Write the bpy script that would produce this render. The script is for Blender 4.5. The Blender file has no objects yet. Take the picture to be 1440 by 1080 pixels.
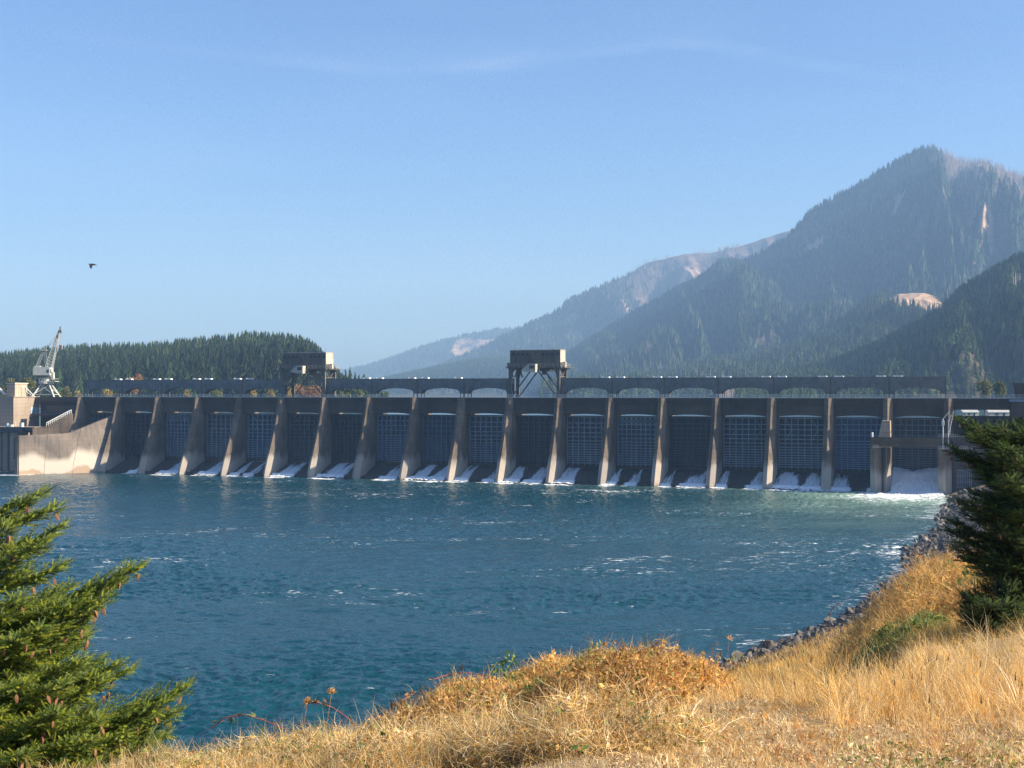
import bpy, math, random
import numpy as np
from mathutils import Vector, Matrix
random.seed(7)
rng = np.random.default_rng(11)
scene = bpy.context.scene
COL = scene.collection
R = math.radians
FPX = 1786.0            # focal length of the photograph in its own pixels (1440 wide)
HOR = 552.0
EYE = 31.0
TH = R(19.7)            # how far the dam is turned away from the view
CT, ST = math.cos(TH), math.sin(TH)
PITCH = 18.29
P0 = (-173.5, 508.0)

# ------------------------------------------------------------------ helpers
def tag(o, label=None, cat=None, group=None, kind=None):
    if label: o['label'] = label
    if cat: o['category'] = cat
    if group: o['group'] = group
    if kind: o['kind'] = kind
    return o

def empty(name, loc=(0, 0, 0), rz=0.0):
    o = bpy.data.objects.new(name, None)
    o.empty_display_size = 0.5
    COL.objects.link(o)
    o.location = loc
    o.rotation_euler = (0, 0, rz)
    return o

def link(name, me, m=None, parent=None):
    o = bpy.data.objects.new(name, me)
    COL.objects.link(o)
    if m is not None:
        me.materials.append(m)
    if parent is not None:
        o.parent = parent
    return o

class MB:
    def __init__(s):
        s.v = []; s.f = []
    def add(s, vs, fs):
        k = len(s.v)
        s.v += [tuple(map(float, p)) for p in vs]
        s.f += [tuple(i + k for i in f) for f in fs]
        return s
    def box(s, x0, x1, y0, y1, z0, z1):
        return s.add([(x0,y0,z0),(x1,y0,z0),(x1,y1,z0),(x0,y1,z0),(x0,y0,z1),(x1,y0,z1),(x1,y1,z1),(x0,y1,z1)],
                     [(0,3,2,1),(4,5,6,7),(0,1,5,4),(1,2,6,5),(2,3,7,6),(3,0,4,7)])
    def bar(s, p, q, w, h=None, n=4):
        h = h or w
        p = Vector(p); q = Vector(q); d = (q - p)
        if d.length < 1e-6: return s
        d.normalize()
        up = Vector((0, 0, 1)) if abs(d.z) < .95 else Vector((0, 1, 0))
        a = d.cross(up).normalized(); b = a.cross(d).normalized()
        vs = []
        if n == 4:
            cs = [(-.5,-.5),(.5,-.5),(.5,.5),(-.5,.5)]
        else:
            cs = [(.5*math.cos(2*math.pi*i/n), .5*math.sin(2*math.pi*i/n)) for i in range(n)]
        for e in (p, q):
            for (i, j) in cs: vs.append(e + a*i*w + b*j*h)
        fs = [tuple(range(n))[::-1], tuple(range(n, 2*n))]
        fs += [(i, (i+1) % n, n + (i+1) % n, n + i) for i in range(n)]
        return s.add(vs, fs)
    def cone(s, p, q, r0, r1, n=12):
        p = Vector(p); q = Vector(q); d = (q-p).normalized()
        up = Vector((0, 0, 1)) if abs(d.z) < .95 else Vector((0, 1, 0))
        a = d.cross(up).normalized(); b = a.cross(d).normalized()
        vs = []
        for e, r in ((p, r0), (q, r1)):
            for i in range(n):
                t = 2*math.pi*i/n
                vs.append(e + a*math.cos(t)*r + b*math.sin(t)*r)
        fs = [tuple(range(n))[::-1], tuple(range(n, 2*n))] + [(i, (i+1) % n, n+(i+1) % n, n+i) for i in range(n)]
        return s.add(vs, fs)
    def loft(s, rings, cap=True):
        n = len(rings[0]); k = len(rings)
        vs = [p for r in rings for p in r]; fs = []
        for j in range(k-1):
            for i in range(n):
                fs.append((j*n+i, j*n+(i+1) % n, (j+1)*n+(i+1) % n, (j+1)*n+i))
        if cap:
            fs.append(tuple(range(n))[::-1]); fs.append(tuple((k-1)*n+i for i in range(n)))
        return s.add(vs, fs)
    def prism_y(s, prof, y0, y1):      # prof = [(x,z)...] swept along y
        return s.loft([[(x, y0, z) for x, z in prof], [(x, y1, z) for x, z in prof]])
    def prism_x(s, prof, x0, x1):      # prof = [(y,z)...] swept along x
        return s.loft([[(x0, y, z) for y, z in prof], [(x1, y, z) for y, z in prof]])
    def build(s, name, m=None, parent=None, smooth=False):
        me = bpy.data.meshes.new(name)
        me.from_pydata(s.v, [], s.f)
        if smooth: me.polygons.foreach_set('use_smooth', [True]*len(me.polygons))
        me.update()
        return link(name, me, m, parent)

def np_mesh(name, V, F, cols=None, smooth=False, attrs=None):
    """V (n,3) float, F (m,k) int with k = 3 or 4; cols (n,3)"""
    V = np.asarray(V, dtype=np.float32); F = np.asarray(F, dtype=np.int32)
    me = bpy.data.meshes.new(name)
    me.vertices.add(len(V)); me.vertices.foreach_set('co', V.ravel())
    k = F.shape[1]
    me.loops.add(F.size); me.loops.foreach_set('vertex_index', F.ravel())
    me.polygons.add(len(F))
    me.polygons.foreach_set('loop_start', np.arange(0, F.size, k, dtype=np.int32))
    me.polygons.foreach_set('loop_total', np.full(len(F), k, dtype=np.int32))
    me.polygons.foreach_set('use_smooth', np.full(len(F), smooth, dtype=bool))
    if cols is not None:
        a = me.color_attributes.new('col', 'FLOAT_COLOR', 'POINT')
        c = np.ones((len(V), 4), dtype=np.float32); c[:, :3] = cols
        a.data.foreach_set('color', c.ravel())
    for nm, arr in (attrs or {}).items():
        a = me.attributes.new(nm, 'FLOAT', 'POINT')
        a.data.foreach_set('value', np.asarray(arr, dtype=np.float32).ravel())
    me.update(calc_edges=True)
    return me

# ------------------------------------------------------------------ value noise
def _hash(ix, iy, seed):
    h = (ix.astype(np.int64)*374761393 + iy.astype(np.int64)*668265263 + seed*1442695041) & 0xFFFFFFFF
    h = ((h ^ (h >> 13)) * 1274126177) & 0xFFFFFFFF
    h = h ^ (h >> 16)
    return (h & 0xFFFF) / 65535.0
def vnoise(x, y, seed=0):
    x = np.asarray(x, float); y = np.asarray(y, float)
    ix = np.floor(x); iy = np.floor(y); fx = x-ix; fy = y-iy
    fx = fx*fx*(3-2*fx); fy = fy*fy*(3-2*fy)
    ix = ix.astype(np.int64); iy = iy.astype(np.int64)
    a = _hash(ix, iy, seed); b = _hash(ix+1, iy, seed); c = _hash(ix, iy+1, seed); d = _hash(ix+1, iy+1, seed)
    return (a*(1-fx)+b*fx)*(1-fy) + (c*(1-fx)+d*fx)*fy
def fbm(x, y, oct=4, seed=0):
    s = 0; a = .5; t = 0
    for o in range(oct):
        s = s + a*vnoise(x*2**o, y*2**o, seed+o*17); t += a; a *= .5
    return s/t
def sstep(a, b, x):
    t = np.clip((x-a)/(b-a), 0, 1); return t*t*(3-2*t)

# ------------------------------------------------------------------ materials
def newmat(name):
    m = bpy.data.materials.new(name); m.use_nodes = True
    nt = m.node_tree; b = nt.nodes['Principled BSDF']
    return m, nt, b
def nd(nt, t, **kw):
    n = nt.nodes.new(t)
    for k, v in kw.items():
        if hasattr(n, k) and not k.startswith('i_'): setattr(n, k, v)
    return n
def ramp(nt, fac, stops):
    r = nt.nodes.new('ShaderNodeValToRGB')
    e = r.color_ramp.elements
    e[0].position = stops[0][0]; e[0].color = (*stops[0][1], 1)
    e[1].position = stops[-1][0]; e[1].color = (*stops[-1][1], 1)
    for p, c in stops[1:-1]:
        x = e.new(p); x.color = (*c, 1)
    nt.links.new(fac, r.inputs[0]); return r.outputs[0]
def noise(nt, scale, detail=4, rough=.55, coord='Object', stretch=None, dist=0.0):
    if coord == 'World':
        src = nt.nodes.new('ShaderNodeNewGeometry').outputs['Position']
    else:
        src = nt.nodes.new('ShaderNodeTexCoord').outputs[coord]
    if stretch:
        mp = nt.nodes.new('ShaderNodeMapping'); mp.inputs['Scale'].default_value = stretch
        nt.links.new(src, mp.inputs[0]); src = mp.outputs[0]
    n = nt.nodes.new('ShaderNodeTexNoise')
    n.inputs['Scale'].default_value = scale; n.inputs['Detail'].default_value = detail
    n.inputs['Roughness'].default_value = rough; n.inputs['Distortion'].default_value = dist
    nt.links.new(src, n.inputs['Vector'])
    return n.outputs['Fac']
def mixc(nt, fac, a, b, mode='MIX'):
    m = nt.nodes.new('ShaderNodeMix'); m.data_type = 'RGBA'; m.blend_type = mode
    for s, v in ((m.inputs[0], fac), (m.inputs[6], a), (m.inputs[7], b)):
        if hasattr(v, 'is_linked'): nt.links.new(v, s)
        else: s.default_value = v if isinstance(v, (int, float)) else (*v, 1)
    return m.outputs[2]
def mth(nt, op, a, b=None, c=None, clamp=False):
    m = nt.nodes.new('ShaderNodeMath'); m.operation = op; m.use_clamp = clamp
    for i, v in enumerate((a, b, c)):
        if v is None: continue
        if hasattr(v, 'is_linked'): nt.links.new(v, m.inputs[i])
        else: m.inputs[i].default_value = v
    return m.outputs[0]
def bump(nt, b, h, strength=.5, dist=.1):
    n = nt.nodes.new('ShaderNodeBump'); n.inputs['Strength'].default_value = strength
    n.inputs['Distance'].default_value = dist
    nt.links.new(h, n.inputs['Height']); nt.links.new(n.outputs[0], b.inputs['Normal'])
def attr(nt, name):
    a = nt.nodes.new('ShaderNodeAttribute'); a.attribute_name = name; return a

def simple(name, stops, scale=.4, rough=.85, bumpd=.03, stretch=None, metal=0, coord='Object', spec=.3):
    m, nt, b = newmat(name)
    f = noise(nt, scale, 6, .6, coord, stretch)
    c = ramp(nt, f, stops)
    nt.links.new(c, b.inputs['Base Color'])
    b.inputs['Roughness'].default_value = rough; b.inputs['Metallic'].default_value = metal
    b.inputs['Specular IOR Level'].default_value = spec
    if bumpd: bump(nt, b, f, .6, bumpd)
    return m

def concrete(name, dark, light, band=None, joints=True):
    """weathered concrete: mottling, vertical runs, pour joints and, near the water, a pale mineral band"""
    m, nt, b = newmat(name)
    big = noise(nt, .11, 5, .65, 'World')
    runs = noise(nt, 1.0, 4, .65, 'World', (.9, .9, .05))
    fine = noise(nt, 3.0, 5, .7, 'World')
    f = mth(nt, 'ADD', mth(nt, 'MULTIPLY', big, .5), mth(nt, 'MULTIPLY', runs, .35))
    f = mth(nt, 'ADD', f, mth(nt, 'MULTIPLY', fine, .15))
    c = ramp(nt, f, [(.36, dark), (.5, tuple((x+y)/2 for x, y in zip(dark, light))), (.64, light)])
    if joints:
        tc = nt.nodes.new('ShaderNodeTexCoord'); sp = nt.nodes.new('ShaderNodeSeparateXYZ')
        nt.links.new(tc.outputs['Object'], sp.inputs[0])
        z = mth(nt, 'FRACT', mth(nt, 'MULTIPLY', sp.outputs[2], 1/1.55))
        j = mth(nt, 'LESS_THAN', z, .07)
        c = mixc(nt, mth(nt, 'MULTIPLY', j, .35), c, tuple(x*.45 for x in dark))
    if band:
        tc = nt.nodes.new('ShaderNodeTexCoord'); sp = nt.nodes.new('ShaderNodeSeparateXYZ')
        nt.links.new(tc.outputs['Object'], sp.inputs[0])
        wob = noise(nt, band.get('ns', .11), 3, .5, 'World', (1, 1, .35))
        zz = mth(nt, 'ADD', sp.outputs[2], mth(nt, 'MULTIPLY', mth(nt, 'SUBTRACT', wob, .5), band['wob']))
        up = nt.nodes.new('ShaderNodeMapRange'); up.interpolation_type = 'SMOOTHSTEP'
        nt.links.new(zz, up.inputs[0]); up.inputs[1].default_value = band['top']+band['soft']; up.inputs[2].default_value = band['top']
        lo = nt.nodes.new('ShaderNodeMapRange'); lo.interpolation_type = 'SMOOTHSTEP'
        nt.links.new(zz, lo.inputs[0]); lo.inputs[1].default_value = band['bot']; lo.inputs[2].default_value = band['bot']+.9
        k = mth(nt, 'MULTIPLY', up.outputs[0], band.get('amt', .8))
        c = mixc(nt, k, c, mixc(nt, lo.outputs[0], band['low'], band['col']))
    oi = nt.nodes.new('ShaderNodeObjectInfo')
    c = mixc(nt, 1.0, c, ramp(nt, oi.outputs['Random'], [(0, (.78, .78, .80)), (.5, (1, 1, 1)), (1, (1.18, 1.14, 1.08))]), 'MULTIPLY')
    nt.links.new(c, b.inputs['Base Color'])
    b.inputs['Roughness'].default_value = .9; b.inputs['Specular IOR Level'].default_value = .2
    bump(nt, b, f, .7, .08)
    return m

def colmat(name, mult=1.0, rough=.7, trans=0.0, spec=.2, coords_noise=None):
    """material whose colour is the thing's own colour attribute"""
    m, nt, b = newmat(name)
    a = attr(nt, 'col'); c = a.outputs['Color']
    if mult != 1.0: c = mixc(nt, 1.0, c, (mult,)*3, 'MULTIPLY')
    nt.links.new(c, b.inputs['Base Color'])
    b.inputs['Roughness'].default_value = rough; b.inputs['Specular IOR Level'].default_value = spec
    if trans:
        tb = nt.nodes.new('ShaderNodeBsdfTranslucent'); nt.links.new(c, tb.inputs[0])
        mx = nt.nodes.new('ShaderNodeMixShader'); mx.inputs[0].default_value = trans
        out = nt.nodes['Material Output']
        nt.links.new(b.outputs[0], mx.inputs[1]); nt.links.new(tb.outputs[0], mx.inputs[2]); nt.links.new(mx.outputs[0], out.inputs[0])
    return m

M = {}
M['pier'] = concrete('pier_concrete', (.045, .035, .028), (.225, .175, .13),
                     band=dict(top=5.5, soft=4.0, bot=-.4, wob=9, amt=.62, ns=.22, low=(.30, .22, .16), col=(.52, .46, .39)))
M['deckc'] = concrete('deck_concrete', (.042, .034, .028), (.105, .083, .065))
M['wallc'] = concrete('wall_concrete', (.09, .078, .07), (.27, .22, .175),
                      band=dict(top=5.0, soft=3.4, bot=.3, wob=15, amt=.95, ns=.075, low=(.40, .29, .20), col=(.52, .46, .38)))
M['tan'] = concrete('tan_concrete', (.27, .21, .155), (.42, .34, .26))
M['dark'] = concrete('wet_dark_concrete', (.030, .030, .030), (.085, .080, .072), joints=False)
M['fascia'] = simple('gallery_sheet', [(.35, (.11, .12, .125)), (.65, (.17, .175, .175))], .5, .7)
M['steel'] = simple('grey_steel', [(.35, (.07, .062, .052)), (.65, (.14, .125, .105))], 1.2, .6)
M['steel_lit'] = simple('pale_steel', [(.35, (.34, .30, .24)), (.7, (.50, .45, .37))], 1.2, .6)  # pale steel parts, and the sunlight painted onto the gantry house end
M['rail'] = simple('galvanised_rail', [(.3, (.50, .50, .49)), (.7, (.68, .68, .66))], 2, .45, 0)
M['white'] = simple('white_paint', [(.3, (.66, .66, .62)), (.7, (.80, .80, .77))], 1, .5, 0)
M['cranew'] = simple('crane_paint', [(.3, (.34, .35, .32)), (.7, (.50, .51, .47))], 1, .5, 0)
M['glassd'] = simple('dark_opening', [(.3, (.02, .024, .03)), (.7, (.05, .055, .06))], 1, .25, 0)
M['blue'] = simple('blue_panel', [(.3, (.25, .42, .55)), (.7, (.36, .55, .68))], 1, .5, 0)
M['beige'] = simple('beige_panel', [(.3, (.50, .44, .34)), (.7, (.66, .60, .48))], 1, .6, 0)
M['bird'] = simple('dark_feathers', [(.3, (.015, .015, .017)), (.7, (.04, .04, .045))], 8, .6, 0)
M['bark'] = simple('bark', [(.3, (.05, .035, .025)), (.7, (.13, .095, .07))], 30, .9, .01)
M['conem'] = simple('cone_scales', [(.3, (.15, .07, .035)), (.7, (.32, .16, .08))], 90, .8, .004)

def gate_mat(name, a, b_):
    m, nt, b = newmat(name)
    oi = nt.nodes.new('ShaderNodeObjectInfo')
    f = noise(nt, .5, 5, .65, 'World', (1, 1, .3))
    c = ramp(nt, f, [(.35, a), (.65, b_)])
    rv = ramp(nt, oi.outputs['Random'], [(.0, (.35, .35, .38)), (.35, (.55, .6, .65)), (.6, (1.1, 1.1, 1.1)), (.8, (.6, .8, 1.1)), (1, (1.1, 1.1, 1.1))])
    c3 = mixc(nt, 1.0, c, rv, 'MULTIPLY')
    rust = noise(nt, .35, 5, .7, 'World', (1, 1, .25))
    kr = nt.nodes.new('ShaderNodeMapRange'); nt.links.new(rust, kr.inputs[0]); kr.inputs[1].default_value = .58; kr.inputs[2].default_value = .75; kr.inputs[4].default_value = .6
    c3 = mixc(nt, kr.outputs[0], c3, (.05, .03, .02))
    nt.links.new(c3, b.inputs['Base Color']); b.inputs['Roughness'].default_value = .55
    return m
M['skin'] = gate_mat('gate_skin', (.010, .015, .022), (.026, .034, .044))
M['lattice'] = gate_mat('gate_lattice', (.16, .20, .235), (.28, .33, .37))

M['skin_dark'] = gate_mat('dark_gate_skin', (.006, .008, .011), (.014, .018, .022))
M['lattice_dark'] = gate_mat('dark_gate_lattice', (.055, .07, .085), (.11, .135, .16))
M['skin_blue'] = gate_mat('blue_gate_skin', (.010, .028, .055), (.02, .055, .10))
M['lattice_blue'] = gate_mat('blue_gate_lattice', (.13, .21, .30), (.24, .34, .44))
# ------------------------------------------------------------------ camera, light, sky
cam = bpy.data.cameras.new('camera'); co = bpy.data.objects.new('camera', cam); COL.objects.link(co)
cam.sensor_width = 36; cam.lens = FPX/1440*36
co.location = (0, 0, EYE); co.rotation_euler = (R(90)+math.atan((HOR-540)/FPX), 0, 0)
cam.clip_start = .1; cam.clip_end = 60000
scene.camera = co

SUN_AZ = R(9.7)          # below +X, toward the camera
SUN_EL = R(30)
sv = Vector((math.cos(SUN_AZ)*math.cos(SUN_EL), -math.sin(SUN_AZ)*math.cos(SUN_EL), math.sin(SUN_EL)))
sl = bpy.data.lights.new('sun', 'SUN'); sl.energy = 4.8; sl.angle = R(.5); sl.color = (1, .90, .74)
so = bpy.data.objects.new('sun', sl); COL.objects.link(so)
so.rotation_euler = sv.to_track_quat('Z', 'Y').to_euler()
so.location = (300, -50, 200)

w = bpy.data.worlds.new('World'); scene.world = w; w.use_nodes = True
nt = w.node_tree; bg = nt.nodes['Background']
sky = nt.nodes.new('ShaderNodeTexSky'); sky.sky_type = 'NISHITA'; sky.sun_disc = False
sky.sun_elevation = SUN_EL; sky.sun_rotation = math.atan2(sv.x, sv.y)
sky.altitude = 50; sky.air_density = 1.0; sky.dust_density = 1.4; sky.ozone_density = 2.6
tc = nt.nodes.new('ShaderNodeTexCoord'); sp = nt.nodes.new('ShaderNodeSeparateXYZ')
nt.links.new(tc.outputs['Generated'], sp.inputs[0])
# one long thin streak of ice cloud high above the mountains
ax = mth(nt, 'DIVIDE', sp.outputs[0], mth(nt, 'MAXIMUM', sp.outputs[1], .05))
el = mth(nt, 'DIVIDE', sp.outputs[2], mth(nt, 'MAXIMUM', sp.outputs[1], .05))
fc = nt.nodes.new('ShaderNodeFloatCurve'); nt.links.new(mth(nt, 'ADD', ax, .5), fc.inputs['Value'])
cu = fc.mapping.curves[0]
pts = [(-200, 20), (0, 45), (100, 50), (250, 68), (400, 82), (520, 93), (640, 93), (760, 80), (880, 68), (960, 62), (1050, 70), (1150, 90), (1250, 106), (1500, 130)]
fx = [((p-720)/FPX+.5, (HOR-q)/FPX) for p, q in pts]
cu.points[0].location = fx[0]; cu.points[1].location = fx[-1]
for p in fx[1:-1]: cu.points.new(*p)
fc.mapping.update()
dz = mth(nt, 'SUBTRACT', el, fc.outputs[0])
gn = nt.nodes.new('ShaderNodeTexNoise'); gn.inputs['Scale'].default_value = 16; gn.inputs['Detail'].default_value = 7
mp = nt.nodes.new('ShaderNodeMapping'); mp.inputs['Scale'].default_value = (1, 1, 6)
nt.links.new(tc.outputs['Generated'], mp.inputs[0]); nt.links.new(mp.outputs[0], gn.inputs['Vector'])
wd = mth(nt, 'MULTIPLY_ADD', gn.outputs['Fac'], .009, .0004)
q = mth(nt, 'DIVIDE', dz, wd)
g = mth(nt, 'EXPONENT', mth(nt, 'MULTIPLY', mth(nt, 'MULTIPLY', q, q), -1.0))
fade = nt.nodes.new('ShaderNodeValToRGB'); nt.links.new(mth(nt, 'ADD', ax, .5), fade.inputs[0])
e = fade.color_ramp.elements
e[0].position = .10; e[0].color = (0, 0, 0, 1); e[1].position = .84; e[1].color = (0, 0, 0, 1)
for pp, vv in ((.17, .22), (.30, .45), (.45, 1.0), (.66, .85), (.76, .5)):
    x = e.new(pp); x.color = (vv, vv, vv, 1)
msk = mth(nt, 'MULTIPLY', mth(nt, 'MULTIPLY', g, fade.outputs[0]), mth(nt, 'MULTIPLY', mth(nt, 'ADD', gn.outputs['Fac'], -.22), .17))
# faint broad veil
vn = nt.nodes.new('ShaderNodeTexNoise'); vn.inputs['Scale'].default_value = 3.2; vn.inputs['Detail'].default_value = 5
mp2 = nt.nodes.new('ShaderNodeMapping'); mp2.inputs['Scale'].default_value = (.8, 1, 5); mp2.inputs['Rotation'].default_value = (0, .12, 0)
nt.links.new(tc.outputs['Generated'], mp2.inputs[0]); nt.links.new(mp2.outputs[0], vn.inputs['Vector'])
veil = mth(nt, 'MULTIPLY', mth(nt, 'SUBTRACT', vn.outputs['Fac'], .5, clamp=True), .12)
front = mth(nt, 'GREATER_THAN', sp.outputs[1], .05)
msk = mth(nt, 'MULTIPLY', mth(nt, 'ADD', msk, veil, clamp=True), front, clamp=True)
SKYSAT = (.70, .90, 1.22)
skc = mixc(nt, 1.0, sky.outputs[0], SKYSAT, 'MULTIPLY')
c = mixc(nt, msk, skc, (8.6, 9.0, 9.6))
nt.links.new(c, bg.inputs[0]); bg.inputs[1].default_value = .066

vs_ = scene.view_settings
vs_.view_transform = 'Standard'; vs_.look = 'None'; vs_.gamma = 1; vs_.use_curve_mapping = False; vs_.exposure = 1.27
scene.cycles.volume_bounces = 0; scene.cycles.max_bounces = 6; scene.cycles.transparent_max_bounces = 12
scene.cycles.use_adaptive_sampling = False
scene.cycles.use_denoising = True
try:
    scene.cycles.denoiser = 'OPENIMAGEDENOISE'; scene.cycles.denoising_input_passes = 'RGB_ALBEDO_NORMAL'; scene.cycles.denoising_prefilter = 'NONE'; scene.cycles.denoising_quality = 'HIGH'
except Exception: pass
scene.cycles.sample_clamp_indirect = 4
# ================================================================== THE DAM
def dl(px, v):            # dam coordinate u of the point with depth v seen at photo column px
    t = (px-720)/FPX
    return (t*(P0[1]+v*CT) - (P0[0]+v*ST))/(CT + t*ST)
def damY(u, v): return P0[1] - u*ST + v*CT
def dz_(px, py, v): return EYE - (py-HOR)/FPX*damY(dl(px, v), v)
def world(u, v): return (P0[0]+u*CT+v*ST, P0[1]-u*ST+v*CT)

def rep(o, ns, step=PITCH):
    for n in ns:
        c = o.copy(); COL.objects.link(c); c.parent = o.parent; c.location = (n*step, 0, 0)
        for ch in o.children:
            d = ch.copy(); COL.objects.link(d); d.parent = c
dam = empty('spillway_dam', (P0[0], P0[1], 0), -TH)
tag(dam, 'long grey concrete dam with eighteen steel gates between tall piers crossing the river', 'dam')
DECK = 29.2
def prof(z):
    return float(np.interp(z, [-4, 0, 2, 6.5, 13, 16.5, 21, 26, 30], [11.6, 10.8, 10.3, 8.4, 5.3, 3.8, 2.2, .7, 0]))
def pier_mesh(hw=1.5):
    m = MB(); rings = []
    for z in [-4, 0, 1, 2, 4, 6.5, 9, 11, 13, 15, 16.5, 19, 21, 23.5, 26, 28, DECK-.05]:
        p = prof(z)
        rings.append([(0, -p, z), (hw, -p+1.4, z), (hw, 13, z), (-hw, 13, z), (-hw, -p+1.4, z)])
    m.loft(rings)
    return m
pm = pier_mesh()
first = pm.build('pier', M['pier'], dam)
for n in range(0, 19):
    o = first if n == 0 else first.copy()
    if n: COL.objects.link(o)
    o.parent = dam; o.location = (n*PITCH, 0, 0)
# light cap block where each nose meets the deck kerb
# gate slots: a slim steel guide on each side of each pier
gs = MB(); gs.box(-1.72, -1.503, 3.6, 5.0, 3, 27.5).box(1.503, 1.72, 3.6, 5.0, 3, 27.5)
g0 = gs.build('gate_guide', M['deckc'], dam)
for n in range(0, 19):
    o = g0 if n == 0 else g0.copy()
    if n: COL.objects.link(o)
    o.parent = dam; o.location = (n*PITCH, 0, 0)

# roadway deck with fascia and walkway ledge
U0, U1 = -2*PITCH, 19.3*PITCH
m = MB(); m.box(0*PITCH-2, U1, 1.45, 11.6, 27.3, DECK)      # roadway girder
m.box(0*PITCH-2, U1, 1.0, 1.447, DECK-.55, DECK)                # kerb ledge
m.build('deck', M['deckc'], dam)
m = MB()
for n in range(0, 1):                                           # arched spandrel beam of each bay
    a, b = n*PITCH+1.503, (n+1)*PITCH-1.503
    N = 14; top = 27.297
    v0, v1 = 2.2, 3.0
    ring = []
    us = np.linspace(a, b, N+1)
    zs = [22.95 + .65*(1-((u-(a+b)/2)/((b-a)/2))**2)**.8 if a < u < b else 22.95 for u in us]
    for k in range(N):
        u0, u1, z0, z1 = us[k], us[k+1], zs[k], zs[k+1]
        m.add([(u0,v0,z0),(u1,v0,z1),(u1,v0,top),(u0,v0,top),(u0,v1,z0),(u1,v1,z1),(u1,v1,top),(u0,v1,top)],
              [(0,1,2,3),(5,4,7,6),(0,4,5,1)])
rep(m.build('spandrel_beam', M['deckc'], dam), range(1, 18))
m = MB()
for n in range(0, 1):                                           # gate-top walkway on the far side
    a, b = n*PITCH+1.503, (n+1)*PITCH-1.503
    m.box(a, b, 11.4, 12.9, 22.3, 22.75)
rep(m.build('upstream_walkway', M['tan'], dam), range(1, 18))

# hand rail along the kerb: posts, three rails
m = MB()
for z in (DECK+.40, DECK+.75, DECK+1.1):
    m.box(-2, U1, 1.10, 1.17, z-.035, z+.035)
u = -2.0
while u < U1:
    m.box(u, u+.07, 1.08, 1.15, DECK, DECK+1.1); u += 1.53
m.box(-2, U1, 1.0, 1.05, DECK, DECK+.16)
m.build('railing', M['rail'], dam)

# gates: skin, lattice of girders, and a bottom seal
def gate(kind):
    w = PITCH-3.0-.5; a, b = -w/2, w/2
    z0, z1 = 5.6, 22.7
    root = MB(); root.box(a, b, 5.9, 6.1, z0, z1)
    g = root.build('gate', M['skin'], dam)
    L = MB()
    if kind == 'coarse':
        zs = [22.55, 20.6, 18.9, 17.2, 15.2, 14.2, 13.3, 12.4, 11.6, 10.8, 10.0, 9.2, 8.5, 7.8, 7.1, 6.4]; nv = 8
    elif kind == 'truss':
        zs = [22.55, 19.9, 18.3, 16.7, 15.2, 14.0, 12.9, 11.9, 10.9, 10.0, 9.2, 8.4, 7.7, 7.0, 6.3]; nv = 9
    else:
        zs = [22.55, 20.4, 18.8, 17.0, 15.6, 14.2, 13.0, 12.1, 11.2, 10.3, 9.5, 8.7, 8.0, 7.3, 6.5]; nv = 7
    hv = .26
    for i, z in enumerate(zs):
        L.box(a, b, 4.85, 5.08, z-hv/2, z+hv/2)
        L.box(a, b, 5.08, 5.9, z-.04, z+.04)
    for k in range(nv+1):
        u = a + (b-a)*k/nv
        L.box(u-.11, u+.11, 4.80, 4.847, z0, z1)
        L.box(u-.05, u+.05, 5.083, 5.897, z0, z1)
    if kind == 'truss':
        for k in range(nv):
            u0 = a+(b-a)*k/nv; u1 = a+(b-a)*(k+1)/nv
            L.bar((u0, 4.9, 19.9), (u1, 4.9, 22.5), .16); L.bar((u1, 4.93, 19.9), (u0, 4.93, 22.5), .16)
    else:
        for k in (1, nv-2):
            u0 = a+(b-a)*k/nv; u1 = a+(b-a)*(k+1)/nv
            L.bar((u0, 5.3, 15), (u1, 5.3, 18.8), .14); L.bar((u1, 5.33, 18.8), (u0, 5.33, 22.3), .14)
    lo = L.build('lattice', M['lattice'], g)
    S = MB(); S.box(a, b, 4.7, 5.895, 4.7, 5.55); so_ = S.build('seal_beam', M['deckc'], g)
    S = MB(); S.box(a, b, 4.9, 6.4, 22.72, 22.95); tb_ = S.build('top_beam', M['deckc'], g)
    return g, lo, so_, tb_
protos = {}
order = ['grid','grid','truss','grid','grid','grid','truss','coarse','coarse','grid','grid','grid','truss','grid','grid','grid','coarse','coarse']
for n in range(18):
    k = order[n]; loc = ((n+.5)*PITCH, 0, 0)
    if k not in protos:
        protos[k] = gate(k); protos[k][0].location = loc
    else:
        g = protos[k][0]
        c = g.copy(); COL.objects.link(c); c.parent = dam; c.location = loc
        kids = []
        for ch in protos[k][1:]:
            d = ch.copy(); COL.objects.link(d); d.parent = c; kids.append(d)
        tone = 'dark' if n in (1, 5, 6, 10, 13) else 'blue' if n in (4, 8, 16) else None
        if tone:
            for ob_, mt_ in ((c, 'skin_'+tone), (kids[0], 'lattice_'+tone)):
                ob_.material_slots[0].link = 'OBJECT'; ob_.material_slots[0].material = M[mt_]

# spillway slab under the gates
path = [(8, 4.1), (5.0, 4.6), (3.0, 4.25), (1.0, 3.6), (-1.5, 2.6), (-4, 1.55), (-6.3, .75), (-6.5, .70)]
m = MB()
for n in range(0, 1):
    a, b = n*PITCH+1.48, (n+1)*PITCH-1.48
    pr = path + [(-6.5, -4), (8, -4)]
    m.prism_x(pr, a, b)
rep(m.build('spillway_slab', M['dark'], dam), range(1, 18))
m = MB()
for n in range(0, 1):
    a, b = n*PITCH+1.503, (n+1)*PITCH-1.503
    m.box(a, b, -8.6, -7.4, -4, .9)
rep(m.build('end_sill', M['dark'], dam), range(1, 17))

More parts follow.
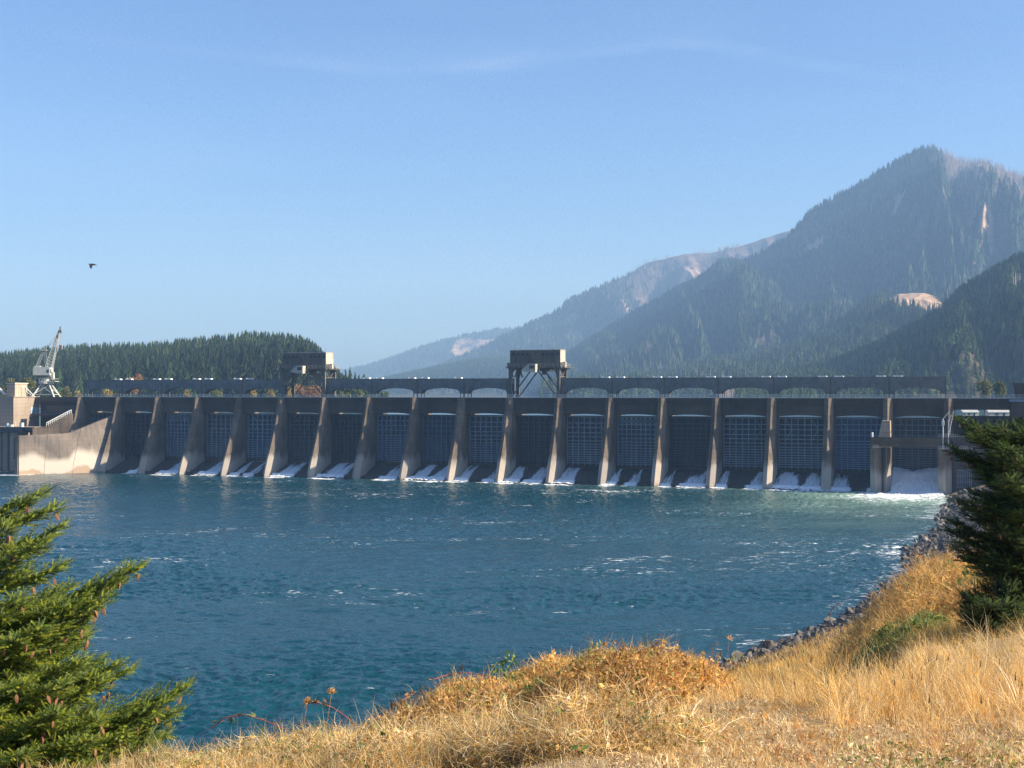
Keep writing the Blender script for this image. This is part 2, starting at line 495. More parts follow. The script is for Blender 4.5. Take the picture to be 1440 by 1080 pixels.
# service gallery standing above the deck, broken at the two gantries
seg = [(dl(118, 3.2), dl(398, 3.2)), (dl(459, 3.2), dl(719, 3.2)), (dl(788, 3.2), dl(1330, 3.2))]
vent = []
GT, GB, G0 = 35.9, 34.25, 32.6       # roof, bottom of plain band, crown of the arches
v0, v1 = 3.2, 6.6
joints = [n*PITCH+.3 for n in range(0, 19)]
for (a, b) in seg:
    gal = MB(); rib = MB(); rib2 = MB(); posts = []
    gal.box(a, b, v0, v1, GB, GT)
    gal.box(a-.1, b+.1, v0-.18, v1+.18, GT, GT+.14)
    gal.box(a, b, v0+.2, v1-.2, GB-.25, GB-.003)
    cuts = [a] + [j for j in joints if a+1.2 < j < b-1.2] + [b]
    for k in range(len(cuts)-1):
        p, q = cuts[k], cuts[k+1]
        full = (q-p) > 10
        N = 16; us = np.linspace(p, q, N+1); c = (p+q)/2; hw = (q-p)/2
        def zb(u):
            t = abs(u-c)/hw
            return G0 - 1.65*max(0, (t-.02))**2.4 if t < .86 else 30.6
        for vv, RB_ in ((v0+.05, rib), (v1-.25, rib2)):
            for i in range(N):
                u0, u1 = us[i], us[i+1]; z0, z1 = zb(u0), zb(u1)
                RB_.add([(u0,vv,z0),(u1,vv,z1),(u1,vv,GB-.003),(u0,vv,GB-.003),(u0,vv+.2,z0),(u1,vv+.2,z1),(u1,vv+.2,GB-.003),(u0,vv+.2,GB-.003)],
                        [(0,1,2,3),(5,4,7,6),(0,4,5,1),(0,3,7,4),(1,5,6,2)])
        u = p + .5
        while u < q-.3:
            rib.box(u-.09, u+.09, v0-.10, v0+.047, zb(u), GB-.01); u += 1.3
    for j in cuts:
        post = MB(); posts.append(post)
        post.box(j-.22, j+.22, v0-.05, v0+.35, DECK, GT-.02)
        for du in (-1.5, 1.5):
            if a < j+du < b:
                post.box(j+du-.14, j+du+.14, v0, v0+.3, DECK, 31.4)
                post.box(j+du-.14, j+du+.14, v1-.3, v1, DECK, 31.4)
        if a+3 < j < b-3:
            vent += [(j-4.1), (j+1.2)]
    go = gal.build('gallery', M['fascia'], dam); rib.build('arched_skirt', M['fascia'], go); rib2.build('arched_skirt', M['fascia'], go)
    for q_ in posts: q_.build('post', M['steel'], go)
vm = MB(); vm.box(0, 2.9, 3.6, 4.9, GT+.143, GT+.55)
vm.box(.2, .35, 3.5, 5.0, GT+.143, GT+.60); vm.box(2.5, 2.65, 3.5, 5.0, GT+.143, GT+.60)
v0_ = None
for i, u in enumerate(vent):
    if v0_ is None: o = v0_ = vm.build('roof_hatch', M['white'], dam)
    else: o = v0_.copy(); COL.objects.link(o); o.parent = dam
    o.location = (u, 0, 0)

# ------------------------------------------------------------------ gantry cranes on the deck
def gantry(px0, px1, label, light):
    u0 = dl(px0, 1.6); u1 = dl(px1, 1.6); w = u1-u0
    root = empty('gantry_crane', (*world(u0, 0), DECK), -TH)
    tag(root, label, 'gantry crane', 'gantry cranes on the dam deck')
    L = MB()
    H = 10.4
    for (u, v) in ((0, 1.6), (w-1.1, 1.6), (0, 9.6), (w-1.1, 9.6)):
        m = MB(); m.box(u, u+1.1, v, v+.9, 0, H); 
        m.bar((u+.55, v+.45, .25), (u+.55, v+.45, .6), 1.8, 1.5)
        s = 1 if u < 1 else -1
        c = u + (1.1 if s > 0 else 0)
        pts = [(c, H-3.6), (c+s*.35, H-1.8), (c+s*1.1, H-.7), (c+s*2.3, H-.01), (c, H-.01)]
        if s < 0: pts = pts[::-1]
        m.prism_y(pts, v+.1, v+.8)
        m.build('leg', M['steel'], root)
    br = MB()
    for v in (2.0, 10.0):
        br.bar((1.1, v, .3), (w*.46, v, H-.2), .42); br.bar((w-1.0, v, .3), (w*.54, v, H-.2), .42)
    for u in (.5, w-.6):
        br.bar((u, 2.5, H-.5), (u, 5.5, H-3.0), .3); br.bar((u, 9.6, H-.5), (u, 7.0, H-3.0), .3)
        br.bar((u, 2.5, H-3.0), (u, 9.6, H-3.0), .3)
    br.build('brace', M['steel'], root)
    pf = MB(); pf.box(-.8, w+.8, .9, 12.0, H, H+.35); pf.box(w+.8, w+1.6, 2, 13.0, H+.05, H+.3)
    pf.box(-.4, w+.3, 1.5, 2.1, H+.352, H+1.9)
    for i in range(9):
        v = .9+i*1.3
        pf.box(w+.75, w+.85, v, v+.3, H-.45, H-.003)
    pl = pf.build('platform', M['steel'], root)
    rl = MB()
    for z in (.6, 1.15): 
        rl.box(-.75, w+.8, .93, .98, H+.35+z-.03, H+.35+z+.03); rl.box(w+.76, w+.81, .9, 12, H+.35+z-.03, H+.35+z+.03)
    k = -.75
    while k < w+.8: rl.box(k, k+.05, .93, .98, H+.35, H+1.5); k += 1.6
    k = .9
    while k < 12: rl.box(w+.76, w+.81, k, k+.05, H+.35, H+1.5); k += 1.2
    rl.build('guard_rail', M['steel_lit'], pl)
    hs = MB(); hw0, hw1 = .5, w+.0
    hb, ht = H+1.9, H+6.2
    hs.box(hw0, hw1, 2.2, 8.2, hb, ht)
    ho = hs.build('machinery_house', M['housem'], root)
    ew = MB(); ew.box(hw1+.003, hw1+.06, 2.25, 8.15, hb+.05, ht-.05); ew.build('sunlit_end_wall', M['steel_lit'], ho)  # sunlight on this end of the house put into a paler colour
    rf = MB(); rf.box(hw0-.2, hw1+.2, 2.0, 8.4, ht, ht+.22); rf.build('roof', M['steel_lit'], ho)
    pn = MB()
    nb = 10
    for i in range(nb+1):
        u = hw0+(hw1-hw0)*i/nb; pn.box(u-.06, u+.06, 2.12, 2.197, hb, ht-.003)
    pn.box(hw0, hw1, 2.05, 2.117, hb+2.2, hb+2.32); pn.box(hw0, hw1, 2.05, 2.117, hb+1.1, hb+1.2)
    pn.build('panel_ribs', M['steel'], ho)
    wn = MB()
    for i in range(nb):
        if i in (4, 5): continue
        u = hw0+(hw1-hw0)*(i+.18)/nb; wn.box(u, u+(hw1-hw0)/nb*.64, 2.15, 2.198, hb+2.5, hb+3.4)
    wn.build('louvres', M['glassd'], ho)
    # haunched girder below the house
    gb = MB(); N = 18
    us = np.linspace(hw0, hw1, N+1)
    for vv in (2.4, 7.6):
        for i in range(N):
            def zz(u):
                t = min(u-hw0, hw1-u)
                return H+1.7 - 1.25*min(1, max(0, (t-.6)/3.2))**1.5
            a, b = us[i], us[i+1]; za, zb_ = zz(a), zz(b)
            gb.add([(a,vv,za),(b,vv,zb_),(b,vv,hb-.003),(a,vv,hb-.003),(a,vv+.3,za),(b,vv+.3,zb_),(b,vv+.3,hb-.003),(a,vv+.3,hb-.003)],
                   [(0,1,2,3),(5,4,7,6),(0,4,5,1)])
    gb.build('main_girder', M['steel'], root)
    # operator's cab with sloping front hung in front of the platform
    cb = MB(); c0 = w*.30
    pr = [(c0, H-.9), (c0+2.1, H-1.35), (c0+5.4, H-1.5), (c0+5.4, H+1.35), (c0+2.6, H+1.35)]
    cb.prism_y(pr, -1.6, .85)
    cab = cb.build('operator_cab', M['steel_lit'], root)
    wb = MB(); wb.box(c0+3.2, c0+5.0, -1.65, -1.603, H-.3, H+.9); wb.build('cab_window', M['glassd'], cab)
    # hoist gear below the platform, sheave block and hooks
    hg = MB(); hg.box(w*.57, w*.80, 4, 6, H-1.1, H-.01); hg.box(w*.62, w*.70, 3.6, 5.2, H-2.3, H-1.12)
    hg.bar((w*.74, 4.6, H-1.1), (w*.74, 4.6, H-3.0), .12); hg.cone((w*.74, 4.4, H-3.2), (w*.74, 4.8, H-3.2), .42, .42, 12)
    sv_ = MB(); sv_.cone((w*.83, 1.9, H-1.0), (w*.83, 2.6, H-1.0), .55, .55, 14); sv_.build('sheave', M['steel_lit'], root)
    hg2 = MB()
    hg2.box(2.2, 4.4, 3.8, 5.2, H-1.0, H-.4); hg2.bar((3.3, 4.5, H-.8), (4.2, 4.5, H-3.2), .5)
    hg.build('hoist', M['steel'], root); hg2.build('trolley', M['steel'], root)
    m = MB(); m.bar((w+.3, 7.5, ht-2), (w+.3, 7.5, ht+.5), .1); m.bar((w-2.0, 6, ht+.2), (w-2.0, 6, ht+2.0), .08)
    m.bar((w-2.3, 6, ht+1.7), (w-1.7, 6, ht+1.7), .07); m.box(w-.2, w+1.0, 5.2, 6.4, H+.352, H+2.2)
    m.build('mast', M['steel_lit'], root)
    return root
M['housem'] = simple('machinery_cladding', [(.3, (.085, .075, .06)), (.7, (.18, .155, .125))], .6, .8, .02, (1, 1, .3))
g1 = gantry(395, 457, 'left gantry crane, brown house on braced legs in front of the wooded hill', False)
g2 = gantry(715, 787, 'right gantry crane, grey house on braced legs in front of the hazy mountain', True)

# ------------------------------------------------------------------ flared training wall at the left
def wall_between(name, p, q, tops, thick, mat, label, cat, parent=None):
    """vertical wall from p to q (world xy); tops = [(fraction, z)...]"""
    P = Vector((*p, 0)); Q = Vector((*q, 0)); d = Q-P; L = d.length; d.normalize()
    rz = math.atan2(d.y, d.x)
    m = MB(); prs = [(0, -4)] + [(0, tops[0][1])] + [(f*L, z) for f, z in tops[1:]] + [(L, -4)]
    m.prism_y(prs[::-1], 0, thick)
    o = m.build(name, mat, None)
    o.location = (p[0], p[1], 0); o.rotation_euler = (0, 0, rz)
    tag(o, label, cat)
    return o, L
q = (-186.2, 478.5)
def tw_top(f): return float(np.interp(f, [0, .42, .46, 1], [21.8, 15.6, 15.2, 14.7]))
def tw_pt(f, z, back=0):
    r_ = world(PITCH-1.45, -prof(z)+1.6)
    x = r_[0]*(1-f)+q[0]*f; y = r_[1]*(1-f)+q[1]*f
    n_ = Vector((-(q[1]-r_[1]), q[0]-r_[0], 0)).normalized()
    return (x-n_.x*back, y-n_.y*back, z)
fs_ = np.linspace(0, 1, 17); zl = np.linspace(0, 1, 12)
tv = MB(); idx = {}
for sd in (0, 1):
    for i, f in enumerate(fs_):
        for j, k in enumerate(zl):
            z = -4+(tw_top(f)+4)*k; idx[(sd, i, j)] = len(tv.v); tv.v.append(tw_pt(f, z, 2.0*sd))
for i in range(16):
    for j in range(11):
        tv.f.append((idx[0, i, j], idx[0, i, j+1], idx[0, i+1, j+1], idx[0, i+1, j])); tv.f.append((idx[1, i, j], idx[1, i+1, j], idx[1, i+1, j+1], idx[1, i, j+1]))
    tv.f.append((idx[0, i, 11], idx[1, i, 11], idx[1, i+1, 11], idx[0, i+1, 11]))
for j in range(11):
    tv.f.append((idx[0, 16, j], idx[0, 16, j+1], idx[1, 16, j+1], idx[1, 16, j])); tv.f.append((idx[0, 0, j], idx[1, 0, j], idx[1, 0, j+1], idx[0, 0, j+1]))
tw = tv.build('training_wall', M['wallc'], None)
tag(tw, 'broad sunlit concrete wall with a white waterline stain at the left end of the dam', 'wall')
for f in (.33, .68):
    m = MB(); zs_ = np.linspace(-3, tw_top(f)-.1, 8)
    for z0, z1 in zip(zs_[:-1], zs_[1:]): m.bar(tw_pt(f, z0, -.01), tw_pt(f, z1, -.01), .10, .05)
    m.build('expansion_joint', M['dark'], tw)
m = MB(); m.bar(tw_pt(1.0, -3.5, .6), tw_pt(1.0, 14.9, .6), 1.5, .9); m.build('end_trim', M['dark'], tw)

P00 = world(0, -3.0); a2 = world(dl(46, -14), -14)
sw, L2 = wall_between('stair_wall', (P00[0], P00[1]), a2, [(0, 22.6), (.05, 22.6), (.62, 17.9), (.64, 17.2), (1, 17.2)], -1.6, M['pier'],
             'sloping grey concrete wall carrying a white stair rail left of the first pier', 'stair wall')
m = MB()
prv = None
for f in np.linspace(.04, .66, 14):
    z = 22.6 - (f-.05)/.57*4.7 if f > .05 else 22.6
    m.bar((f*L2, -.4, z), (f*L2, -.4, z+1.5), .14)
    if prv: m.bar((prv[0], -.4, prv[1]+1.5), (f*L2, -.4, z+1.5), .26); m.bar((prv[0], -.4, prv[1]+.8), (f*L2, -.4, z+.8), .14)
    prv = (f*L2, z)
m.build('stair_rail', M['white'], sw)

# ------------------------------------------------------------------ left abutment building, deck and tower
ab = empty('abutment_building', (P0[0], P0[1], 0), -TH)
tag(ab, 'tan concrete block with a small square tower at the far left end of the dam', 'building')
ub = dl(19, -6)
m = MB(); m.box(ub-30, ub, -6, 9, 10, 29.0); m.build('wall', M['tan'], ab)
m = MB(); m.box(ub-30, ub+.3, -6.2, 9.2, 29.003, 29.4); m.build('parapet', M['tan'], ab)
ut = dl(21, -2)
m = MB(); m.box(dl(9.4, -2), ut, -2, 5.2, 29.4, 34.6); tb_ = m.build('tower', M['tan'], ab)
m = MB(); m.box(dl(9.4, -2)-.3, ut+.3, -2.3, 5.5, 34.603, 34.95); m.build('tower_roof', M['beige'], tb_)
m = MB(); m.box(dl(11.5, -2), dl(14.5, -2), -2.05, -2.003, 31.8, 32.5); m.box(dl(11, -2), dl(19, -2), -2.05, -2.003, 33.2, 33.9)
m.box(ut+.003, ut+.05, 1.5, 4.6, 32.6, 34.1); m.build('tower_window', M['steel_lit'], tb_)
m = MB()
for (a, b, z0, z1) in ((-4, -2.2, 21, 25), (-1.6, .0, 21.4, 25.0)):
    m.box(ub+.003, ub+.08, a+8, b+8, z0, z1)
m.build('window', M['blue'], ab)
m = MB(); m.box(ub-14, ub-10, -6.06, -6.003, 23.6, 24.2); m.box(ub-14, ub-10, -6.06, -6.003, 19.8, 20.4); m.build('vent_slot', M['steel'], ab)
# hidden-side stair rails falling from the tower
m = MB(); m.bar((ut+.2, 4, 33.2), (dl(49, 6), 6, 29.3), .35); m.bar((ut+.2, 1.5, 33.2), (dl(46, 3), 3, 29.3), .2)
m.build('sloping_rail', M['white'], ab)
m = MB(); m.bar((dl(-12, 0), 0, 35.5), (dl(8, 2), 2, 30.0), .9); m.build('lean_roof', M['white'], ab)
# recess bay between the building and pier 0
m = MB(); m.box(ub+.4, -1.503, 9.5, 11.6, -3, 28.2); m.build('recess_wall', M['deckc'], ab)
m = MB(); m.box(ub+.003, -1.503, 6.5, 9.4, 27.4, 29.2); m.build('bridge_deck', M['deckc'], ab)
m = MB(); m.box(ub+.003, -1.6, 4.0, 9.4, 21.6, 22.4); m.cone((ub+.4, 3.4, 21.1), (ub+.4, 4.2, 21.1), .7, .7); m.build('balcony', M['glassd'], ab)
m = MB()
for z in (23.0, 23.4): m.box(ub+.2, -1.6, 3.9, 3.96, z-.03, z+.03)
m.build('balcony_rail', M['steel'], ab)
m = MB(); m.box(ub+2, -9, 9.40, 9.497, 23.2, 25.6); m.build('dark_opening', M['glassd'], ab)

# lower working deck on columns in front
lw = empty('lower_deck', (P0[0], P0[1], 0), -TH)
tag(lw, 'dark low working deck on tan columns under the building at the far left', 'deck')
vd = -14
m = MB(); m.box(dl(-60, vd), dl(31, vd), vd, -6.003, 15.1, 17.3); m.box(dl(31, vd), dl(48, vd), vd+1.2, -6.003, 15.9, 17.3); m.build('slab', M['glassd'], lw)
m = MB(); m.box(dl(-60, vd), dl(48, vd), vd+.2, -6.003, 17.303, 17.42); m.build('deck_top', M['tan'], lw)
for (a, b, v) in ((-22, -10, -12.5), (-6, 1, -12.5), (4, 10.4, -12.5), (14, 24.5, -12.5)):
    m = MB(); m.box(dl(a, v), dl(b, v), v, v+7, -4, 15.097); m.build('column', M['tan'], lw)
m = MB(); m.box(dl(19.5, -12.5), dl(23.3, -12.5), -12.6, -12.503, 4.6, 13.2); m.build('slot', M['glassd'], lw)
m = MB(); m.box(dl(-60, -9), dl(25, -9), -9, -8.5, -4, 15.097); m.build('back_wall', M['dark'], lw)
def drum(px, py_top, wpx, h, mat, name, label, cat, v=-12):
    u = dl(px, v); x, y = world(u, v); m = MB()
    r = wpx/FPX*damY(u, v)/2
    m.cone((0, 0, 0), (0, 0, h), r, r, 14); m.cone((0, 0, h), (0, 0, h+.08), r*1.06, r*1.06, 14); m.cone((0, 0, h*.5-.04), (0, 0, h*.5+.04), r*1.05, r*1.05, 14)
    o = m.build(name, mat, None); o.location = (x, y, 17.43); tag(o, label, cat)
drum(10.5, 0, 3.2, 1.3, M['blue'], 'drum', 'blue drum on the low working deck', 'drum')
drum(21.8, 0, 1.4, 2.0, M['beige'], 'bollard', 'short cream bollard on the low working deck', 'bollard')
def crate(px, wpx, h, mat, label, v=-12.2, name='crate', cat='crate'):
    u = dl(px, v); x, y = world(u, v); s = wpx/FPX*damY(u, v); m = MB()
    m.box(-s/2, s/2, -.6, .6, .12, h); m.box(-s/2, -s/2+.2, -.6, .6, 0, .12); m.box(s/2-.2, s/2, -.6, .6, 0, .12)
    m.box(-s/2-.04, s/2+.04, -.64, .64, h, h+.08)
    o = m.build(name, mat, None); o.location = (x, y, 17.43); o.rotation_euler = (0, 0, -TH); tag(o, label, cat)
crate(15.6, 6, .75, M['white'], 'long low white box on the low working deck')
crate(30.5, 4.5, 1.5, M['white'], 'taller white cabinet on the low working deck', name='cabinet', cat='cabinet')

# pale lattice crane on splayed legs
wc = empty('tower_crane', (*world(dl(65, 14), 14), 29.0), -TH+R(20))
tag(wc, 'tall pale lattice crane on four splayed legs above the left end of the dam', 'crane')
for sx in (-1, 1):
    for sy in (-1, 1):
        m = MB(); m.bar((sx*5.0, sy*4.2, -.6), (sx*1.4, sy*1.2, 5.9), .55)
        m.bar((sx*4.1, sy*3.4, 1.2), (sx*2.6, -sy*0.2, 3.4), .2); m.box(sx*5-.6, sx*5+.6, sy*4.2-.5, sy*4.2+.5, -.9, -.3)
        m.build('leg', M['cranew'], wc)
m = MB()
for s in (-1, 1):
    m.bar((-4.0, s*3.4, 1.2), (4.0, s*3.4, 1.2), .25); m.bar((s*4.0, -3.4, 1.2), (s*4.0, 3.4, 1.2), .25)
    m.bar((-4.0, s*3.4, 1.2), (1.8, s*1.6, 5.2), .18); m.bar((4.0, s*3.4, 1.2), (-1.8, s*1.6, 5.2), .18)
m.build('leg_brace', M['cranew'], wc)
m = MB(); m.cone((0, 0, 5.7), (0, 0, 6.5), 3.0, 3.0, 20); m.box(-2.0, 4.8, -2.8, 2.0, 6.5, 6.75)
for i in range(7): m.bar((-1.8+i*1.08, -2.75, 6.75), (-1.8+i*1.08, -2.75, 7.75), .1)
m.bar((-2, -2.75, 7.7), (4.8, -2.75, 7.7), .12); m.bar((4.7, -2.75, 7.7), (4.7, 2, 7.7), .12)
tt = m.build('turntable', M['cranew'], wc)
m = MB(); m.cone((0, 0, 6.75), (0, 0, 9.0), 1.3, 1.3, 16); m.build('slew_post', M['cranew'], wc)
m = MB(); m.box(-4.7, 2.2, -2.3, 2.3, 9.2, 12.6); m.box(-4.3, -2, -1.8, 1.8, 12.6, 13.2)
mh = m.build('machine_cabin', M['cranew'], wc)
m = MB(); m.box(1.0, 1.9, -2.36, -2.303, 10.3, 11.6); m.box(2.203, 2.25, -1.6, -.4, 10.0, 11.6); m.build('cabin_window', M['glassd'], mh)
m = MB(); m.box(-4.4, 2.2, -2.0, 2.0, 8.4, 9.197); m.build('under_frame', M['steel'], wc)
m = MB(); m.box(2.203, 3.2, -.6, 1.0, 7.4, 10.5); m.build('driver_cab', M['cranew'], wc)
def lattice(m, p, q, w0, w1, n, t=.16):
    p = Vector(p); q = Vector(q); d = (q-p).normalized(); a = Vector((0, 1, 0)); b = d.cross(a).normalized()
    c = [(-1, -1), (1, -1), (1, 1), (-1, 1)]
    pts = []
    for i in range(n+1):
        e = p.lerp(q, i/n); w = (w0+(w1-w0)*i/n)/2
        pts.append([e+a*x*w+b*y*w for x, y in c])
    for i in range(n):
        for k in range(4):
            m.bar(pts[i][k], pts[i+1][k], t*1.4)
            m.bar(pts[i][k], pts[i+1][(k+1) % 4], t*.8)
            m.bar(pts[i][k], pts[i][(k+1) % 4], t*.8)
m = MB(); lattice(m, (1.2, 0, 12.6), (5.2, 0, 27.2), 2.4, .9, 12); m.build('boom', M['cranew'], wc)
m = MB(); lattice(m, (-3.6, 0, 13.2), (-1.0, 0, 19.6), .9, .7, 6, .14); lattice(m, (0.2, 0, 12.6), (-.6, 0, 19.6), .9, .7, 6, .14)
m.box(-1.6, .4, -1.2, 1.2, 19.5, 19.9); m.bar((-1.5, 1, 19.9), (-1.5, 1, 21), .15); m.bar((.3, -1, 19.9), (.3, -1, 21), .15); m.bar((-1.5, 1, 21), (.3, -1, 21), .15)
m.build('a_frame', M['cranew'], wc)
m = MB(); m.bar((-.6, .3, 20.4), (5.0, .3, 26.6), .1); m.bar((-.6, -.3, 20.0), (4.3, -.3, 24.0), .1); m.bar((6.0, 0, 27.3), (6.0, 0, 21.8), .1); m.build('cable', M['steel_lit'], wc)
m = MB(); m.cone((5.6, -.3, 27.4), (5.6, .3, 27.4), .75, .75, 14); m.cone((4.6, -.3, 25.4), (4.6, .3, 25.4), .6, .6, 14); m.bar((5.7, 0, 27.5), (5.8, 0, 29.6), .4); m.build('sheave', M['steel'], wc)
m = MB(); m.box(5.5, 6.5, -.4, .4, 20.6, 21.8); m.bar((6, 0, 20.6), (6.1, 0, 19.9), .3); m.build('hook_block', M['conem'], wc)

# ------------------------------------------------------------------ right end: fishway columns, walkway, abutment
fw = empty('fishway_entrance', (P0[0], P0[1], 0), -TH)
tag(fw, 'concrete fishway of low columns and a walkway beam at the right end of the dam', 'fishway')
ct = 13.9
def nose_block(m, u0, u1, vf, vb, z0, z1, ch=1.6):
    m.loft([[(u0, vf+ch, z), ((u0+u1)/2-.2, vf, z), ((u0+u1)/2+.2, vf, z), (u1, vf+ch, z), (u1, vb, z), (u0, vb, z)] for z in (z0, z1)])
VA = -13.2
m = MB(); nose_block(m, dl(1223, VA), dl(1239, VA), VA, -4, -4, ct); m.build('column', M['pier'], fw)
m = MB(); nose_block(m, dl(1240.5, VA+2), dl(1252, VA+2), VA+1.0, -4, -4, ct+.1); m.build('column', M['pier'], fw)
m = MB(); nose_block(m, dl(1319, VA), dl(1338, VA), VA-1, 2, -4, ct-.2, 2.2); m.build('column', M['pier'], fw)
m = MB(); m.box(dl(1338, VA)+.1, dl(1338, VA)+30, VA+2.2, 6, -4, ct+.2); bb = m.build('basin_wall', M['deckc'], fw)
m = MB()
for i in range(9): 
    u = dl(1338, VA)+1.5+i*.5; m.box(u, u+.12, VA+2.1, VA+2.197, 2, 7.5)
for z in (2, 3.8, 5.6, 7.4): m.box(dl(1338, VA)+1.5, dl(1338, VA)+5.7, VA+2.02, VA+2.097, z, z+.15)
m.build('grille', M['lattice'], bb)
m = MB(); m.box(dl(1356, VA), dl(1366, VA), VA+2.1, VA+2.197, 9.0, 13.0); m.build('doorway', M['glassd'], bb)
m = MB(); m.box(dl(1224, VA), dl(1224, VA)+42, VA+.3, VA+4.2, 15.9, 17.1); m.box(dl(1226, VA)-.6, dl(1224, VA)+42, VA+.9, VA+3.6, 14.3, 15.897)
m.box(dl(1224, VA), dl(1224, VA)+42, VA+.1, VA+.297, 16.9, 17.25)
m.build('walkway_beam', M['deckc'], fw)
m = MB(); ua, ub2 = dl(1235, -8), dl(1252, -8)
m.loft([[(ua, -8, 17.103), (ub2, -8, 17.103), (ub2, -1.8, 17.103), (ua, -1.8, 17.103)], [(ua+1.0, -6.6, 22.2), (ub2-.2, -6.6, 22.2), (ub2-.2, -1.8, 22.2), (ua+1.0, -1.8, 22.2)]])
m.box(ua+.4, ub2+.2, -8.1, -7.9, 18.6, 18.85)
m.build('sloped_block', M['tan'], fw)
m = MB()
def railrun(m, u0, u1, v, z, h=1.1, st=1.2):
    m.box(u0, u1, v, v+.06, z+h-.03, z+h+.03); m.box(u0, u1, v, v+.06, z+h*.5-.03, z+h*.5+.03)
    u = u0
    while u <= u1: m.box(u, u+.06, v, v+.06, z, z+h); u += st
railrun(m, dl(1319, VA), dl(1319, VA)+18, VA+.4, 17.1, 1.3, .5)
railrun(m, dl(1319, VA), dl(1319, VA)+14, VA-.7, 13.7, 1.1, .6)
railrun(m, dl(1227, VA), dl(1236, VA), VA+.3, 13.9, .9, .5)
m.build('handrail', M['rail'], fw)
m = MB(); m.bar((dl(1326, VA), VA+.2, 13.7), (dl(1326, VA), VA+.2, 23.2), .3, None, 8); m.cone((dl(1326, VA), VA+.2, 21), (dl(1326, VA), VA+.2, 22.4), .4, .4)
m.bar((dl(1333.5, VA), VA+.2, 13.7), (dl(1333.5, VA), VA+.2, 22.8), .25, None, 8)
m.bar((dl(1326, VA), VA+.2, 23), (dl(1335, VA), VA+.2, 25.3), .22, None, 8); m.bar((dl(1333.5, VA), VA+.2, 22), (dl(1341, VA), VA+.2, 25.4), .22, None, 8)
m.bar((dl(1335, VA), VA+.2, 19), (dl(1341, VA), VA+.2, 25.4), .18, None, 8)
m.build('pipe', M['rail'], fw)
m = MB(); m.cone((dl(1226, VA), VA+1, 17.103), (dl(1226, VA), VA+1, 18.4), .35, .35); m.cone((dl(1226, VA), VA+1, 18.4), (dl(1226, VA), VA+1, 18.7), .45, .2); m.build('lamp_post', M['rail'], fw)

ra = empty('right_abutment', (P0[0], P0[1], 0), -TH)
tag(ra, 'dark grey abutment block with a pale edge rail beyond the fishway', 'abutment')
u18 = 18*PITCH+1.503; u19 = dl(1422, -2)
m = MB(); m.box(u19, u19+40, -2, 16, -4, 28.6); m.build('wall', M['deckc'], ra)
m = MB(); m.box(u19-.6, u19+40, -2.3, -2.003, 28.2, 28.9); m.box(u19+4, u19+4.3, -2.2, -2.003, 4, 28.19); m.build('edge_rail', M['lattice'], ra)
m = MB(); m.box(u18, u19-.003, 2.0, 3.0, 25.6, 27.297); m.build('girder', M['deckc'], ra)
m = MB(); m.box(u18, u19-.003, 4, 12, -4, 23.4); m.box(u18, u19-.003, 3.6, 4.4, 23.403, 23.7); m.build('lower_wall', M['deckc'], ra)
m = MB(); railrun(m, u18, u19-.1, 3.7, 23.7, 1.0, .9); m.build('guard_rail', M['rail'], ra)
m = MB(); m.box(dl(1427, 4), dl(1427, 4)+18, 4, 10, 28.603, 33.4); m.box(dl(1424, 4), dl(1424, 4)+18, 3.6, 10.4, 33.403, 33.9); m.build('control_room', M['deckc'], ra)

# ------------------------------------------------------------------ white water running off the slab
def ww_mat():
    m, nt, b = newmat('white_water')
    s = noise(nt, 1.0, 6, .72, 'Object', (3.4, .22, .22), .25)
    s2 = noise(nt, 3.0, 4, .6, 'Object', (2.0, .5, .5))
    a = attr(nt, 'edge').outputs['Fac']
    c = ramp(nt, s, [(.30, (.55, .62, .66)), (.48, (.82, .86, .88)), (.62, (.93, .94, .94))])
    nt.links.new(c, b.inputs['Base Color']); b.inputs['Roughness'].default_value = .35
    f = mth(nt, 'ADD', mth(nt, 'ADD', mth(nt, 'MULTIPLY', s, 2.2), mth(nt, 'MULTIPLY', s2, .6)), a)
    al = nt.nodes.new('ShaderNodeMapRange'); nt.links.new(f, al.inputs[0]); al.inputs[1].default_value = 1.40; al.inputs[2].default_value = 2.0
    nt.links.new(al.outputs[0], b.inputs['Alpha'])
    bump(nt, b, s, 1.0, .25)
    return m
M['ww'] = ww_mat()
pv = np.array([p[0] for p in path][1:-1]); pz = np.array([p[1] for p in path][1:-1])
def slab_z(v): return np.interp(v, pv[::-1], pz[::-1])
